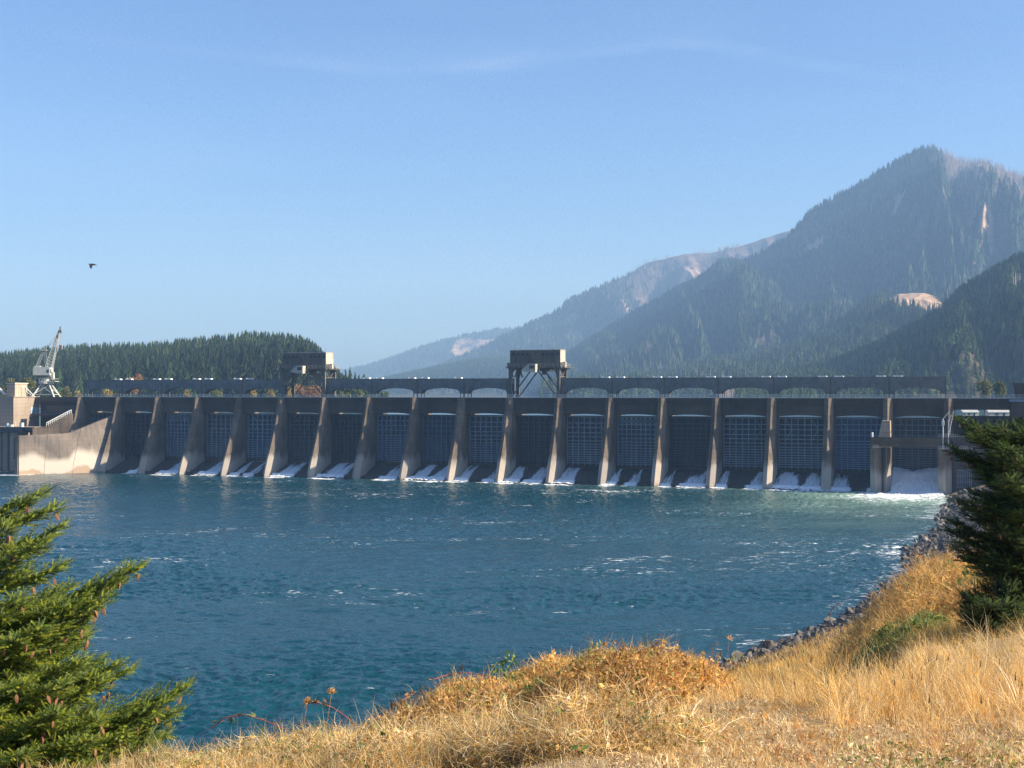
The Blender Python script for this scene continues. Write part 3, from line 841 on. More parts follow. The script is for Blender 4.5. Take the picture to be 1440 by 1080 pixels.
def cascade(n, f0, f1, s=1.0, spread=3.0, nm=0):
    a, b = n*PITCH+1.6, (n+1)*PITCH-1.6
    nu, nv = 26, 26
    U, V = np.meshgrid(np.linspace(0, 1, nu), np.linspace(0, 1, nv), indexing='ij')
    v = 4.6 - V*(4.6+11.2)
    c0 = a+(b-a)*f0; c1 = a+(b-a)*f1
    # the sheet drifts toward the left pier and fans out as it falls
    wl = (fbm(V*2.2+n*3.7+f0*9, V*0+1.5, 3, 61)-.5)*2.4; wr = (fbm(V*2.2+n*5.1+f1*7, V*0+7.5, 3, 62)-.5)*2.4
    u = c0 + U*(c1-c0) + (U-.5)*V**1.5*spread*1.2 - V*.5 + wl*(1-U)*V + wr*U*V
    u = np.where(v > -9.5, np.clip(u, a, b), u)
    h = .10 + .22*s*fbm(u*1.2+n*31, v*.6, 3, 5) + .9*s*sstep(.55, 1.0, V)*fbm(u*1.1+n*7, v*1.3, 4, 9)
    z = np.where(v > -6.4, slab_z(np.maximum(v, -6.3)), np.interp(v, [-11.6, -8.9, -8.6, -7.4, -6.4], [-.4, .1, .9, .9, .75])) + h
    
    edge = np.minimum(1, np.minimum(U, 1-U)*4)*1.1 - .75 + s*.35 + .9*sstep(.55, .9, V)*min(1, s)*np.minimum(1, np.minimum(U, 1-U)*8) - 1.5*(1-sstep(.0, .5, V))*np.clip(fbm(U*5+n*13, V*.8, 3, 63)-.42, 0, 1)*2.2
    F = []
    for i in range(nu-1):
        for j in range(nv-1):
            k = i*nv+j; F.append((k, k+1, k+nv+1, k+nv))
    me = np_mesh('cascade', np.stack([u, v, z], -1).reshape(-1, 3), F, smooth=True, attrs={'edge': edge.ravel()})
    o = link('cascade_water', me, M['ww'], None); o.location = (P0[0], P0[1], 0); o.rotation_euler = (0, 0, -TH)
    tag(o, None, None, None, 'structure')
flows = {1: [(.75, .98, .4)], 2: [(.5, .98, .8)], 3: [(.45, .95, .9)], 4: [(.12, .35, .3), (.5, .75, .2)], 5: [(.12, .62, 1.1)], 6: [(.12, .80, 1.2)],
         7: [(.55, .95, .6)], 8: [(.1, .48, 1.2), (.55, .95, 1.1)], 9: [(.0, .30, .9), (.75, .95, .35)], 10: [(.0, .34, 1.0), (.55, .92, .7)],
         11: [(.0, .42, 1.1)], 12: [(.0, .2, .8), (.45, .7, .25)], 13: [(.0, .22, .3), (.5, 1, .8)], 14: [(.0, .22, .5), (.72, 1, .5)],
         15: [(.0, .55, 1.2), (.62, 1, .8)], 16: [(.0, .35, .7), (.8, 1, .4)]}
for n, L_ in flows.items():
    for (a, b, s) in L_: cascade(n, a, b, s)
# churning outflow of the last bay: a heaped, rough body of water
nu, nv = 90, 110
U, V = np.meshgrid(np.linspace(0, 1, nu), np.linspace(0, 1, nv), indexing='ij')
a, b = 17*PITCH+1.55, 18*PITCH-1.55
v = 4.6 - V*26
u = a + U*(b-a)
u = np.where(v < -14, a+U*(b-a) + (U-.5)*(-14-v)*.8 - (-14-v)*.25, u)
prof_ = np.interp(v, [-22, -16, -12, -8, -4, 0, 3, 4.6], [.05, .5, 1.3, 2.6, 4.2, 6.2, 7.4, 7.6])
z = prof_*(1-.10*np.abs(U-.45)) + (fbm(u*.5, v*.22, 3, 3)-.5)*.6*sstep(-23, -17, v) + (fbm(u*2.2, v*.7, 3, 8)-.5)*.35*sstep(-23, -18, v)
z = z - 1.5*np.exp(-((U-.42)/.22)**2)*sstep(-1, 4, v)
edge = 1.2*sstep(-22.5, -18, v) + .45*np.ones_like(v) - .5*(1-sstep(-22, -20, v))
F = [(i*nv+j, i*nv+j+1, (i+1)*nv+j+1, (i+1)*nv+j) for i in range(nu-1) for j in range(nv-1)]
me = np_mesh('outflow', np.stack([u, v, z], -1).reshape(-1, 3), F, smooth=True, attrs={'edge': edge.ravel()})
o = link('outflow_water', me, M['ww'], None); o.location = (P0[0], P0[1], 0); o.rotation_euler = (0, 0, -TH); tag(o, kind='structure')
# splash collars round the pier feet and at the left deck
HAZE_D = 1.35e-4
# ================================================================== TERRAIN, RIVER, MOUNTAINS
SHORE = np.array([(-700, -60), (-400, 0), (-150, 45), (-80, 62), (-35, 88), (0, 116), (22, 142), (45, 174), (70, 223), (77, 248), (96, 287), (128, 372), (140, 420)], float)
def shore_dist(x, y):
    x = np.asarray(x, float); y = np.asarray(y, float)
    best = np.full(x.shape, 1e9); sg = np.ones(x.shape)
    for (x0, y0), (x1, y1) in zip(SHORE[:-1], SHORE[1:]):
        dx, dy = x1-x0, y1-y0; L2 = dx*dx+dy*dy
        t = np.clip(((x-x0)*dx+(y-y0)*dy)/L2, 0, 1)
        d = np.hypot(x-x0-t*dx, y-y0-t*dy)
        s = np.where(((x-x0)*dy-(y-y0)*dx) > 0, 1, -1)
        m = d < best
        best = np.where(m, d, best); sg = np.where(m, s, sg)
    return best*sg
TD = np.array([0, 6, 10, 14, 20, 35, 60, 90], float)
TP = np.array([0, 500, 640, 800, 950, 1050, 1180, 1300, 1440], float)
TZ = np.array([
 [29.3, 29.0, 27.85, 26.2, 23.5, 17.0,  8.0,  0.0],
 [29.3, 29.05, 28.1, 26.6, 23.5, 17.0,  8.0,  0.0],
 [29.3, 29.1, 28.3, 27.3, 24.5, 17.5,  9.0,  1.0],
 [29.3, 29.2, 28.45, 27.7, 25.0, 18.5, 11.0,  4.0],
 [29.3, 29.2, 28.5, 27.9, 25.8, 20.0, 13.0,  7.0],
 [29.3, 29.2, 28.6, 27.6, 25.5, 20.0, 13.0, 10.0],
 [29.3, 29.2, 28.6, 27.8, 26.3, 23.0, 17.0, 12.0],
 [29.3, 29.2, 28.6, 28.0, 27.1, 24.8, 21.3, 15.8],
 [29.3, 29.2, 28.7, 28.1, 27.4, 25.4, 22.5, 18.5]])
def ground_z(x, y):
    x = np.asarray(x, float); y = np.asarray(y, float)
    d = np.hypot(x, y)+1e-6
    az = np.arctan2(x, y)
    px = np.clip(720+FPX*np.tan(np.clip(az, -1.2, 1.2)), 0, 1440)
    i = np.clip(np.searchsorted(TP, px)-1, 0, len(TP)-2); u = (px-TP[i])/(TP[i+1]-TP[i])
    dd = np.clip(d, 0, 89.99)
    j = np.clip(np.searchsorted(TD, dd, 'right')-1, 0, len(TD)-2); v = (dd-TD[j])/(TD[j+1]-TD[j])
    zt = (TZ[i, j]*(1-u)+TZ[i+1, j]*u)*(1-v) + (TZ[i, j+1]*(1-u)+TZ[i+1, j+1]*u)*v
    s = shore_dist(x, y)
    zs = np.where(s > 0, np.minimum(s*.30, 16+.02*s), s*.35)
    z = zt*(1-sstep(55, 100, d)) + zs*sstep(55, 100, d)
    wb = sstep(R(48), R(90), np.abs(az)) * (1-sstep(60, 120, d))
    z = z*(1-wb) + (29.3+.01*d)*wb*1.0
    z = np.where(s < 0, np.minimum(z, np.maximum(s*.35, -4.0)), z)
    z = z + (fbm(x*.35, y*.35, 3, 2)-.5)*.16*sstep(2, 8, d)*np.where(s > 0, 1, 0) + (fbm(x*.06, y*.06, 3, 4)-.5)*1.6*sstep(25, 80, d)*sstep(0, 15, s)
    return np.maximum(z, -4.0)

# bank sheet: rings round the camera's hill
ang = np.concatenate([np.linspace(-180, -40, 36, endpoint=False), np.linspace(-40, 40, 320, endpoint=False), np.linspace(40, 180, 37)])
dist = np.concatenate([[0.02], np.geomspace(.6, 470, 210)])
A, D = np.meshgrid(np.radians(ang), dist, indexing='ij')
X = np.sin(A)*D; Y = np.cos(A)*D
Z = ground_z(X, Y)
na, ndd = A.shape
ii, jj = np.meshgrid(np.arange(na-1), np.arange(ndd-1), indexing='ij'); k = (ii*ndd+jj).ravel()
F = np.stack([k, k+ndd, k+ndd+1, k+1], -1)
me = np_mesh('bank', np.stack([X, Y, Z], -1).reshape(-1, 3), F, smooth=True)
m, nt, b = newmat('straw_ground')
f1 = noise(nt, .25, 6, .6); f2 = noise(nt, 14, 6, .75); f3 = noise(nt, 2.2, 5, .6)
c1 = ramp(nt, f2, [(.30, (.13, .085, .045)), (.5, (.36, .25, .13)), (.68, (.60, .46, .27))])
c2 = ramp(nt, f2, [(.3, (.09, .075, .05)), (.7, (.27, .21, .14))])
k1 = nt.nodes.new('ShaderNodeMapRange'); nt.links.new(f3, k1.inputs[0]); k1.inputs[1].default_value = .5; k1.inputs[2].default_value = .66
c = mixc(nt, k1.outputs[0], c1, c2)
k2 = nt.nodes.new('ShaderNodeMapRange'); nt.links.new(f1, k2.inputs[0]); k2.inputs[1].default_value = .56; k2.inputs[2].default_value = .68; k2.inputs[4].default_value = .4
c = mixc(nt, k2.outputs[0], c, (.10, .12, .035))
nt.links.new(c, b.inputs['Base Color']); b.inputs['Roughness'].default_value = .95; b.inputs['Specular IOR Level'].default_value = .1
bump(nt, b, mth(nt, 'ADD', f2, mth(nt, 'MULTIPLY', f3, 2.0)), .8, .04)
M['ground'] = m
tag(link('ground', me, m), kind='structure')

# ------------------------------------------------------------------ river
wpx = np.concatenate([np.linspace(-1500, -60, 60, endpoint=False), np.linspace(-60, 1440, 1150, endpoint=False), np.linspace(1440, 1700, 20)])
wd_ = FPX*31/np.concatenate([np.linspace(FPX*31/40, 640, 40, endpoint=False), np.linspace(640, 98, 900)])
PXw, Dw = np.meshgrid(wpx, wd_, indexing='ij')
X = (PXw-720)/FPX*Dw; Y = Dw.copy()
dx_ = X-P0[0]; dy_ = Y-P0[1]
U_ = dx_*CT - dy_*ST; V_ = dx_*ST + dy_*CT           # dam coordinates of the water
U_, V_ = (dx_*CT + -dy_*ST), (dx_*ST + dy_*CT)
s = shore_dist(X, Y)
dn = -V_                                               # metres downstream of the dam face
foam = -.03 + .26*(fbm(X*.012, Y*.02, 4, 21)-.35)
# outflow of the last bay and the eddy line along the right shore
cx = 17.3*PITCH - np.clip(dn-20, 0, 400)*.12
fo = np.exp(-((U_-cx)/(11+dn*.10))**2)*np.exp(-np.clip(dn-20, 0, 1e3)/13)
foam = foam + .78*fo*sstep(4, 10, dn)
foam = foam + .05*np.exp(-((s+16+.08*dn)/(20+.05*dn))**2)*(1-sstep(230, 330, dn)) + .13*np.exp(-((s+2.5)/3.0)**2)*sstep(20, 60, dn)*(.35+fbm(X*.06, Y*.06, 3, 5))
foam = foam + .07*np.exp(-((dn-34)/14)**2)*sstep(60, 200, U_)
for n, L_ in flows.items():
    for (a, b_, q) in L_:
        uc = n*PITCH+1.6+(PITCH-3.2)*(a+b_)/2-1; wd = (PITCH-3.2)*(b_-a)/2+1.0
        foam = foam + .95*min(1, q)*np.exp(-((U_-uc)/wd)**4)*np.exp(-((dn-11.6)/3.0)**2)
foam = foam + .6*np.exp(-((X+188)/10)**2)*np.exp(-((Y-480)/5)**2)
aer = np.clip(np.exp(-((U_-cx)/(26+dn*.12))**2)*np.exp(-np.clip(dn-30, 0, 1e3)/45)*1.3, 0, 1) + .30*np.exp(-np.clip(dn-10, 0, 400)/10)*sstep(60, 250, U_)
# real waves: wind chop, short crests and slow swirls
def waves(X, Y):
    wx = X+3.0*(fbm(X*.03, Y*.03, 2, 51)-.5)*6; wy = Y+3.0*(fbm(X*.03+9, Y*.03, 2, 52)-.5)*6
    g = sstep(.36, .62, fbm(X*.014, Y*.024, 4, 53))
    z = (fbm(wx*.16, wy*.26, 2, 54)-.5)*.42
    z = z+(1-np.abs(2*fbm(wx*.42, wy*.75, 2, 55)-1)-.5)*.42*(.35+.95*g)
    z = z+(fbm(wx*1.3, wy*1.9, 2, 56)-.5)*.17*(.35+.9*g)
    return z
Z = waves(X, Y)*sstep(5, 15, np.where(dn > 0, dn+4, 5))-.05
nx, ny = X.shape
ii, jj = np.meshgrid(np.arange(nx-1), np.arange(ny-1), indexing='ij'); k = (ii*ny+jj).ravel()
F = np.stack([k, k+ny, k+ny+1, k+1], -1)
me = np_mesh('river', np.stack([X, Y, Z], -1).reshape(-1, 3), F, smooth=True, attrs={'foam': foam.ravel(), 'aer': np.clip(aer, 0, 1).ravel()})
m, nt, b = newmat('river_water')
n1 = noise(nt, .055, 3, .5, 'Object', (1, 1.8, 1))
n2 = noise(nt, .38, 4, .6, 'Object', (1, 1.5, 1), .3)
n3 = noise(nt, 1.7, 3, .6, 'Object', (1, 1.4, 1), .3)
hgt = mth(nt, 'ADD', mth(nt, 'ADD', mth(nt, 'MULTIPLY', n2, 1.0), mth(nt, 'MULTIPLY', n3, .28)), mth(nt, 'MULTIPLY', n1, 1.2))
st1 = noise(nt, .11, 6, .62, 'Object', (.55, 2.0, 1), 1.2)
st2 = noise(nt, .9, 5, .7, 'Object', (.6, 1.7, 1), .6)
line = mth(nt, 'SUBTRACT', 1.0, mth(nt, 'MULTIPLY', mth(nt, 'ABSOLUTE', mth(nt, 'SUBTRACT', st1, .5)), 7.0), clamp=True)   # thin contour streaks
ff = mth(nt, 'ADD', mth(nt, 'ADD', mth(nt, 'MULTIPLY', line, .42), mth(nt, 'MULTIPLY', st2, .72)), attr(nt, 'foam').outputs['Fac'])
pat = noise(nt, .022, 3, .5, 'Object', (1, 1.6, 1))
pk = nt.nodes.new('ShaderNodeMapRange'); nt.links.new(pat, pk.inputs[0]); pk.inputs[1].default_value = .50; pk.inputs[2].default_value = .62
st3 = noise(nt, .055, 5, .6, 'Object', (.6, 2.2, 1), 1.6)
ln3 = mth(nt, 'SUBTRACT', 1.0, mth(nt, 'MULTIPLY', mth(nt, 'ABSOLUTE', mth(nt, 'SUBTRACT', st3, .5)), 38.0), clamp=True)
ff = mth(nt, 'ADD', ff, mth(nt, 'MULTIPLY', mth(nt, 'MULTIPLY', ln3, pk.outputs[0]), .23))
mr = nt.nodes.new('ShaderNodeMapRange'); nt.links.new(ff, mr.inputs[0]); mr.inputs[1].default_value = .88; mr.inputs[2].default_value = 1.06
base = mixc(nt, attr(nt, 'aer').outputs['Fac'], (.003, .042, .064), (.30, .45, .35))
big = noise(nt, .018, 3, .5, 'Object', (1, 2, 1))
base = mixc(nt, ramp(nt, big, [(.35, (0, 0, 0)), (.65, (.6, .6, .6))]), base, (.003, .044, .052))
base = mixc(nt, mr.outputs[0], base, (.78, .82, .82))
nt.links.new(base, b.inputs['Base Color'])
rg = nt.nodes.new('ShaderNodeMapRange'); nt.links.new(mr.outputs[0], rg.inputs[0]); rg.inputs[3].default_value = .16; rg.inputs[4].default_value = .7
nt.links.new(rg.outputs[0], b.inputs['Roughness'])
b.inputs['IOR'].default_value = 1.33; b.inputs['Specular IOR Level'].default_value = .5
bump(nt, b, hgt, 1.0, .35)
tag(link('river', me, m), kind='structure')

# land upstream and out to the horizon
m2 = simple('upstream_land', [(.35, (.05, .06, .03)), (.65, (.13, .11, .06))], .02, .95, 0)
mm = MB(); mm.add([(-14000, 700, 21.5), (14000, 700, 21.5), (14000, 14500, 21.5), (-14000, 14500, 21.5)], [(0, 1, 2, 3)])
tag(mm.build('upstream_ground', m2), kind='structure')
m3, nt, b = newmat('reservoir_water'); b.inputs['Base Color'].default_value = (.01, .05, .07, 1); b.inputs['Roughness'].default_value = .12; b.inputs['IOR'].default_value = 1.33
bump(nt, b, noise(nt, .4, 4, .6), .8, .3)
mm = MB()
w0, w1 = world(-30, 13.2), world(19*PITCH, 13.2)
mm.add([(w0[0], w0[1], 21.6), (w1[0], w1[1], 21.6), (600, 702, 21.6), (-700, 702, 21.6)], [(0, 1, 2, 3)])
tag(mm.build('reservoir_water', m3), kind='structure')
# land beside the dam, right and left
mm = MB()
e0 = world(19.2*PITCH, 8)
mm.add([(e0[0], e0[1], 21), (e0[0]+800, e0[1]-200, 21), (1500, 702, 21.45), (560, 702, 21.45), (e0[0]+2, e0[1]+20, 21)], [(0, 1, 2, 3, 4)])
l0 = world(-20, 10)
mm.add([(l0[0], l0[1], 21), (-720, 702, 21.45), (-1500, 702, 21.45), (-900, 480, 21)], [(0, 1, 2, 3)])
tag(mm.build('side_ground', m2), kind='structure')

# ------------------------------------------------------------------ mountains
GREEN = np.array([.030, .052, .024]); BURN = np.array([.155, .115, .098]); ROCKC = np.array([.46, .32, .21]); SOILC = np.array([.07, .065, .04])
def ridge(name, sil, dcf, df, zb, gul=.16, gf=.02, back=1.35, pxr=None, step=3.0, tree_h=0, seed=0, power=1.15, colf=None, shape=None, nt_=110):
    sil = np.array(sil, float)
    p0, p1 = pxr or (sil[0, 0], sil[-1, 0])
    px = np.arange(p0, p1+step, step)
    sy = np.interp(px, sil[:, 0], sil[:, 1])
    dc = np.array([dcf(p) for p in px]); dff = np.array([df(p) for p in px]) if callable(df) else np.full(len(px), float(df))
    t = np.concatenate([np.linspace(0, 1, nt_), np.linspace(1.02, back, 16)])
    PX, T = np.meshgrid(px, t, indexing='ij')
    DC = dc[:, None]; DF = dff[:, None]
    Dm = DF+(DC-DF)*T
    zc = (EYE+(HOR-sy)/FPX*dc)[:, None]-tree_h
    zc = np.maximum(zc, zb+2)
    prof_ = np.where(T <= 1, np.clip(T, 0, 1)**power, 1-(T-1)*1.6)
    Z = zb+(zc-zb)*prof_
    Xw = (PX-720)/FPX*Dm; Yw = Dm
    g1 = 1-np.abs(2*fbm(PX*gf+seed*3.1+T*1.2, T*1.5+seed, 4, seed)-1)
    g2 = fbm(Xw*.004+seed, Yw*.004, 4, seed+5)
    env = np.sin(np.pi*np.clip(T, 0, 1))**.8
    Z = Z+(zc-zb)*gul*((g1-.7)*1.6+(g2-.5)*.8)*env
    if shape is not None: Z = Z+shape(PX, T, zc-zb)
    # gentle roughness of the skyline itself
    Z = Z+(zc-zb)*.010*(fbm(PX*.11, T*0+seed, 3, seed+3)-.5)*np.clip(T, 0, 1)**6
    cols = colf(PX, T, Xw, Yw, Z) if colf else np.broadcast_to(SOILC, PX.shape+(3,))
    n0, n1 = PX.shape
    ii, jj = np.meshgrid(np.arange(n0-1), np.arange(n1-1), indexing='ij'); k = (ii*n1+jj).ravel()
    F = np.stack([k, k+n1, k+n1+1, k+1], -1)
    me = np_mesh(name, np.stack([Xw, Yw, Z], -1).reshape(-1, 3), F, cols=cols.reshape(-1, 3), smooth=True)
    o = link(name, me, M['hill']); tag(o, kind='structure')
    def sample(n, sd, tmax=1.04, tmin=0.0):
        r = np.random.default_rng(sd)
        a = r.random(n)*(len(px)-1.001)
        tt = tmin+(tmax-tmin)*np.sqrt((r.random(n)))*1.0
        i = a.astype(int); fa = a-i
        j = np.clip(np.searchsorted(t, tt, 'right')-1, 0, len(t)-2); fb = (tt-t[j])/(t[j+1]-t[j])
        def L(Q): return (Q[i, j]*(1-fa)+Q[i+1, j]*fa)*(1-fb)+(Q[i, j+1]*(1-fa)+Q[i+1, j+1]*fa)*fb
        return L(PX), L(T), L(Xw), L(Yw), L(Z)
    return sample
m, nt, b = newmat('hill_ground')
a = attr(nt, 'col').outputs['Color']
f = noise(nt, .03, 8, .7)
c = mixc(nt, 1.0, a, ramp(nt, f, [(.3, (.55, .55, .55)), (.7, (1.35, 1.35, 1.35))]), 'MULTIPLY')
nt.links.new(c, b.inputs['Base Color']); b.inputs['Roughness'].default_value = .95; b.inputs['Specular IOR Level'].default_value = .1
bump(nt, b, f, 1.0, 12)
M['hill'] = m
def blob(PX, T, px, t, rx, rt):
    return np.exp(-((PX-px)/rx)**2-((T-t)/rt)**2)

# --- proto conifers
def proto_far(n=5, tiers=2, r=.17, seed=0):
    rg = np.random.default_rng(seed); V = []; F = []
    for k in range(tiers):
        zt = 1-.30*k; zb = max(.06, zt-(.55 if tiers == 2 else .8)); rr = r*(.55+.45*k if tiers > 1 else 1)
        i0 = len(V); V.append((0, 0, zt))
        for q in range(n):
            an = 2*math.pi*(q+rg.random()*.4)/n; r2 = rr*(.8+.4*rg.random())
            V.append((math.cos(an)*r2, math.sin(an)*r2, zb))
        for q in range(n): F.append((i0, i0+1+q, i0+1+(q+1) % n))
    return np.array(V), np.array(F)
def proto_mid(seed=0, tiers=11, n=9, r=.16, broken=0):
    rg = np.random.default_rng(seed); V = []; F = []
    top = 1.0
    for k in range(tiers):
        f = (k+.2)/tiers
        zt = 1-.90*f+.03; zb = zt-.12-.05*f
        rr = r*(f**.75)*(.75+.5*rg.random())
        i0 = len(V); ox, oy = (rg.random(2)-.5)*.03
        V.append((ox*.3, oy*.3, min(1, zt+.02)))
        a0 = rg.random()*6.28
        for q in range(n*2):
            an = a0+math.pi*q/n
            if q % 2: r2 = rr*(.25+.2*rg.random()); z = zb+.055
            else: r2 = rr*(.65+.7*rg.random()); z = zb-.02*rg.random()
            V.append((ox+math.cos(an)*r2, oy+math.sin(an)*r2, z))
        for q in range(n*2): F.append((i0, i0+1+q, i0+1+(q+1) % (2*n)))
    # trunk
    i0 = len(V)
    for z, w in ((0, .012), (.6, .008)):
        for q in range(3): V.append((math.cos(q*2.1)*w, math.sin(q*2.1)*w, z))
    for q in range(3):
        a, b_ = i0+q, i0+(q+1) % 3
        F.append((a, b_, b_+3)); F.append((a, b_+3, a+3))
    return np.array(V), np.array(F)
def proto_snag(seed=0):
    rg = np.random.default_rng(seed); V = []; F = []
    for z, w in ((0, .022), (1, .006)):
        for q in range(3): V.append((math.cos(q*2.1)*w, math.sin(q*2.1)*w, z))
    for q in range(3):
        a, b_ = q, (q+1) % 3; F.append((a, b_, b_+3)); F.append((a, b_+3, a+3))
    for k in range(7):
        z = .3+.62*rg.random(); a = rg.random()*6.28; L = .10*(1.15-z); i0 = len(V)
        V += [(0, 0, z+.012), (0, 0, z-.012), (math.cos(a)*L, math.sin(a)*L, z-.02+.05*rg.random())]; F.append((i0, i0+1, i0+2))
    return np.array(V), np.array(F)
def replicate(protos, P, H, W, C, sd=0):
    """P (n,3) H heights W width factors C (n,3)"""
    r = np.random.default_rng(sd); Vs = []; Fs = []; Cs = []; off = 0
    pick = r.integers(0, len(protos), len(P))
    for k, (V, F) in enumerate(protos):
        idx = np.where(pick == k)[0]
        if len(idx) == 0: continue
        a = r.random(len(idx))*6.28; ca, sa = np.cos(a), np.sin(a)
        x = V[None, :, 0]*(H*W)[idx, None]; y = V[None, :, 1]*(H*W)[idx, None]; z = V[None, :, 2]*H[idx, None]
        vv = np.stack([x*ca[:, None]-y*sa[:, None]+P[idx, 0:1], x*sa[:, None]+y*ca[:, None]+P[idx, 1:2], z+P[idx, 2:3]], -1)
        ff = F[None]+(np.arange(len(idx))*len(V))[:, None, None]+off
        Vs.append(vv.reshape(-1, 3)); Fs.append(ff.reshape(-1, 3))
        Cs.append(np.repeat(C[idx], len(V), axis=0)); off += len(idx)*len(V)
    return np.concatenate(Vs), np.concatenate(Fs), np.concatenate(Cs)
FAR = [proto_far(5, 2, .17, s_) for s_ in range(6)]
MID = [proto_mid(s_, 12, 8, .15+.05*(s_ % 3)/2) for s_ in range(10)]
SNAG = [proto_snag(s_) for s_ in range(6)]
M['tree'] = colmat('conifer_needles', .72, .8, 0, .1)
def tree_cols(n, r, base=(.030, .058, .026), var=.65):
    k = 1+(r.random((n, 1))-.5)*2*var
    c = np.array(base)[None]*k
    warm = r.random((n, 1)) < .10
    return np.where(warm, c*np.array([2.0, 1.45, 1.0]), c)
def forest(name, sample, n, hm, protos, sd, dens=None, snagf=None, base=(.030, .058, .026), wf=1.0, tmax=1.04, tmin=0.0, hf=None):
    r = np.random.default_rng(sd)
    PX, T, X, Y, Z = sample(n, sd, tmax, tmin)
    keep = np.ones(n, bool) if dens is None else r.random(n) < dens(PX, T, X, Y)
    PX, T, X, Y, Z = (q[keep] for q in (PX, T, X, Y, Z))
    sn = np.zeros(len(PX), bool) if snagf is None else r.random(len(PX)) < snagf(PX, T)
    H = hm*(.45+.95*r.random(len(PX))**1.3)
    if hf is not None: H = H*hf(PX)
    C = tree_cols(len(PX), r, base)
    P = np.stack([X, Y, Z-.5], -1)
    out = []
    a = ~sn
    if a.any(): out.append(replicate(protos, P[a], H[a], wf*(.8+.5*r.random(a.sum())), C[a], sd))
    if sn.any():
        Cs = np.array([.42, .36, .32])[None]*(.6+.7*r.random((sn.sum(), 1)))
        out.append(replicate(SNAG, P[sn], H[sn]*.85, np.full(sn.sum(), 1.3), Cs, sd+1))
    V = np.concatenate([o[0] for o in out]); C = np.concatenate([o[2] for o in out])
    off = 0; Fs = []
    for o in out: Fs.append(o[1]+off); off += len(o[0])
    me = np_mesh(name, V, np.concatenate(Fs), cols=C)
    ob = link(name, me, M['tree']); tag(ob, kind='stuff')
    return ob

def cf_generic(burn, rocks, base=SOILC):
    def f(PX, T, X, Y, Z):
        c = np.broadcast_to(base, PX.shape+(3,)).copy()
        nb = fbm(X*.004, Y*.004, 5, 77)
        k = np.clip(burn(PX, T)+(nb-.5)*1.1, 0, 1)[..., None]
        c = c*(1-k)+BURN*(.6+.8*fbm(X*.012, Y*.012, 4, 78))[..., None]*k
        nr = fbm(PX*.16, T*28, 4, 31)
        for (px, t, rx, rt, s_) in rocks:
            k = (sstep(.54, .66, nr*.85+.32*blob(PX, T, px, t, rx, rt)*s_)*np.clip(blob(PX, T, px, t, rx*1.2, rt*1.2)*2.2, 0, 1))[..., None]
            c = c*(1-k)+ROCKC*k
        return c
    return f

# A: farthest ridge
sA = ridge('far_mountain', [(440, 540), (495, 519), (520, 514), (560, 500), (590, 489), (620, 480), (660, 470), (700, 463), (722, 463), (760, 470), (900, 480)], lambda p: 8600, 6500, 22,
      seed=1, gul=.10, colf=cf_generic(lambda P, T: .2+.5*blob(P, T, 660, .8, 40, .4), [(640, .75, 16, .3, 1.0), (690, .6, 20, .35, 1.1)]), tree_h=10, step=2.5)
forest('far_mountain_forest', sA, 15000, 26, FAR, 101, dens=lambda P, T, X, Y: 1-.9*blob(P, T, 650, .75, 22, .3)-.9*blob(P, T, 690, .6, 25, .3), wf=1.6)
# B: long second ridge
rocksB = [(805, .82, 14, .10, 1.0), (965, .80, 14, .05, 1.2), (880, .6, 12, .06, .8), (720, .8, 12, .1, .9)]
sB = ridge('second_mountain', [(520, 545), (600, 522), (660, 498), (705, 474), (740, 458), (785, 436), (800, 420), (830, 409), (870, 391), (910, 366), (960, 354), (1000, 352), (1050, 340), (1105, 322), (1200, 296), (1300, 300)],
      lambda p: 6300-.6*(p-700), 4700, 22, seed=2, gul=.26, gf=.018, colf=cf_generic(lambda P, T: .35+.75*sstep(.35, .85, T)*sstep(830, 960, P), rocksB), tree_h=12, step=2.2, nt_=140)
forest('second_mountain_forest', sB, 30000, 27, FAR, 102, dens=lambda P, T, X, Y: np.clip(.05+1.5*fbm(X*.003, Y*.003, 4, 8)-.35*sstep(.4, .9, T)*sstep(850, 930, P)-.9*blob(P, T, 965, .8, 16, .07)-.9*blob(P, T, 805, .82, 14, .1), 0, 1),
       snagf=lambda P, T: np.clip(.25+.8*sstep(.45, .8, T)*sstep(820, 920, P), 0, .97), wf=1.4)
# F: low hazy foothills under it
sF = ridge('low_hills', [(480, 545), (520, 532), (560, 524), (620, 512), (660, 505), (700, 502), (740, 505), (790, 502), (830, 505), (880, 510), (1000, 515)], lambda p: 4600, 3600, 22, seed=3, gul=.12, tree_h=14, step=2.5)
forest('low_hills_forest', sF, 14000, 27, FAR, 103, wf=1.5)
# C: the main mountain
def shapeC(PX, T, h):
    # spur from the summit down to the right; a shaded bowl to its left
    sp_ = 1322+(1-T)*260
    d = (PX-sp_)
    spur = .10*np.exp(-(d/60)**2)*sstep(.25, .6, T)*(1-sstep(.72, .95, T))
    bowl = -.17*np.exp(-((PX-1190-60*(1-T))/95)**2)*sstep(.25, .55, T)*(1-sstep(.90, 1.0, T))
    spur2 = .10*np.exp(-((PX-1010-(1-T)*60)/45)**2)*sstep(.2, .6, T)*(1-sstep(.9, 1.0, T))
    return h*(spur+bowl+spur2)
rocksC = [(1375, .60, 12, .07, 1.0), (1345, .72, 16, .035, 1.1), (1400, .70, 16, .02, .9), (968, .93, 11, .07, 1.2), (1330, .80, 10, .02, .9), (1420, .86, 18, .015, .9), (1250, .8, 12, .02, .6), (1385, .5, 14, .03, 1.1), (1150, .90, 26, .02, 1.0), (1210, .86, 26, .015, .9), (1270, .90, 20, .02, 1.0), (1400, .80, 30, .02, 1.1), (1360, .86, 22, .02, 1.0), (1425, .60, 16, .04, 1.1), (1330, .62, 14, .03, 1.0)]
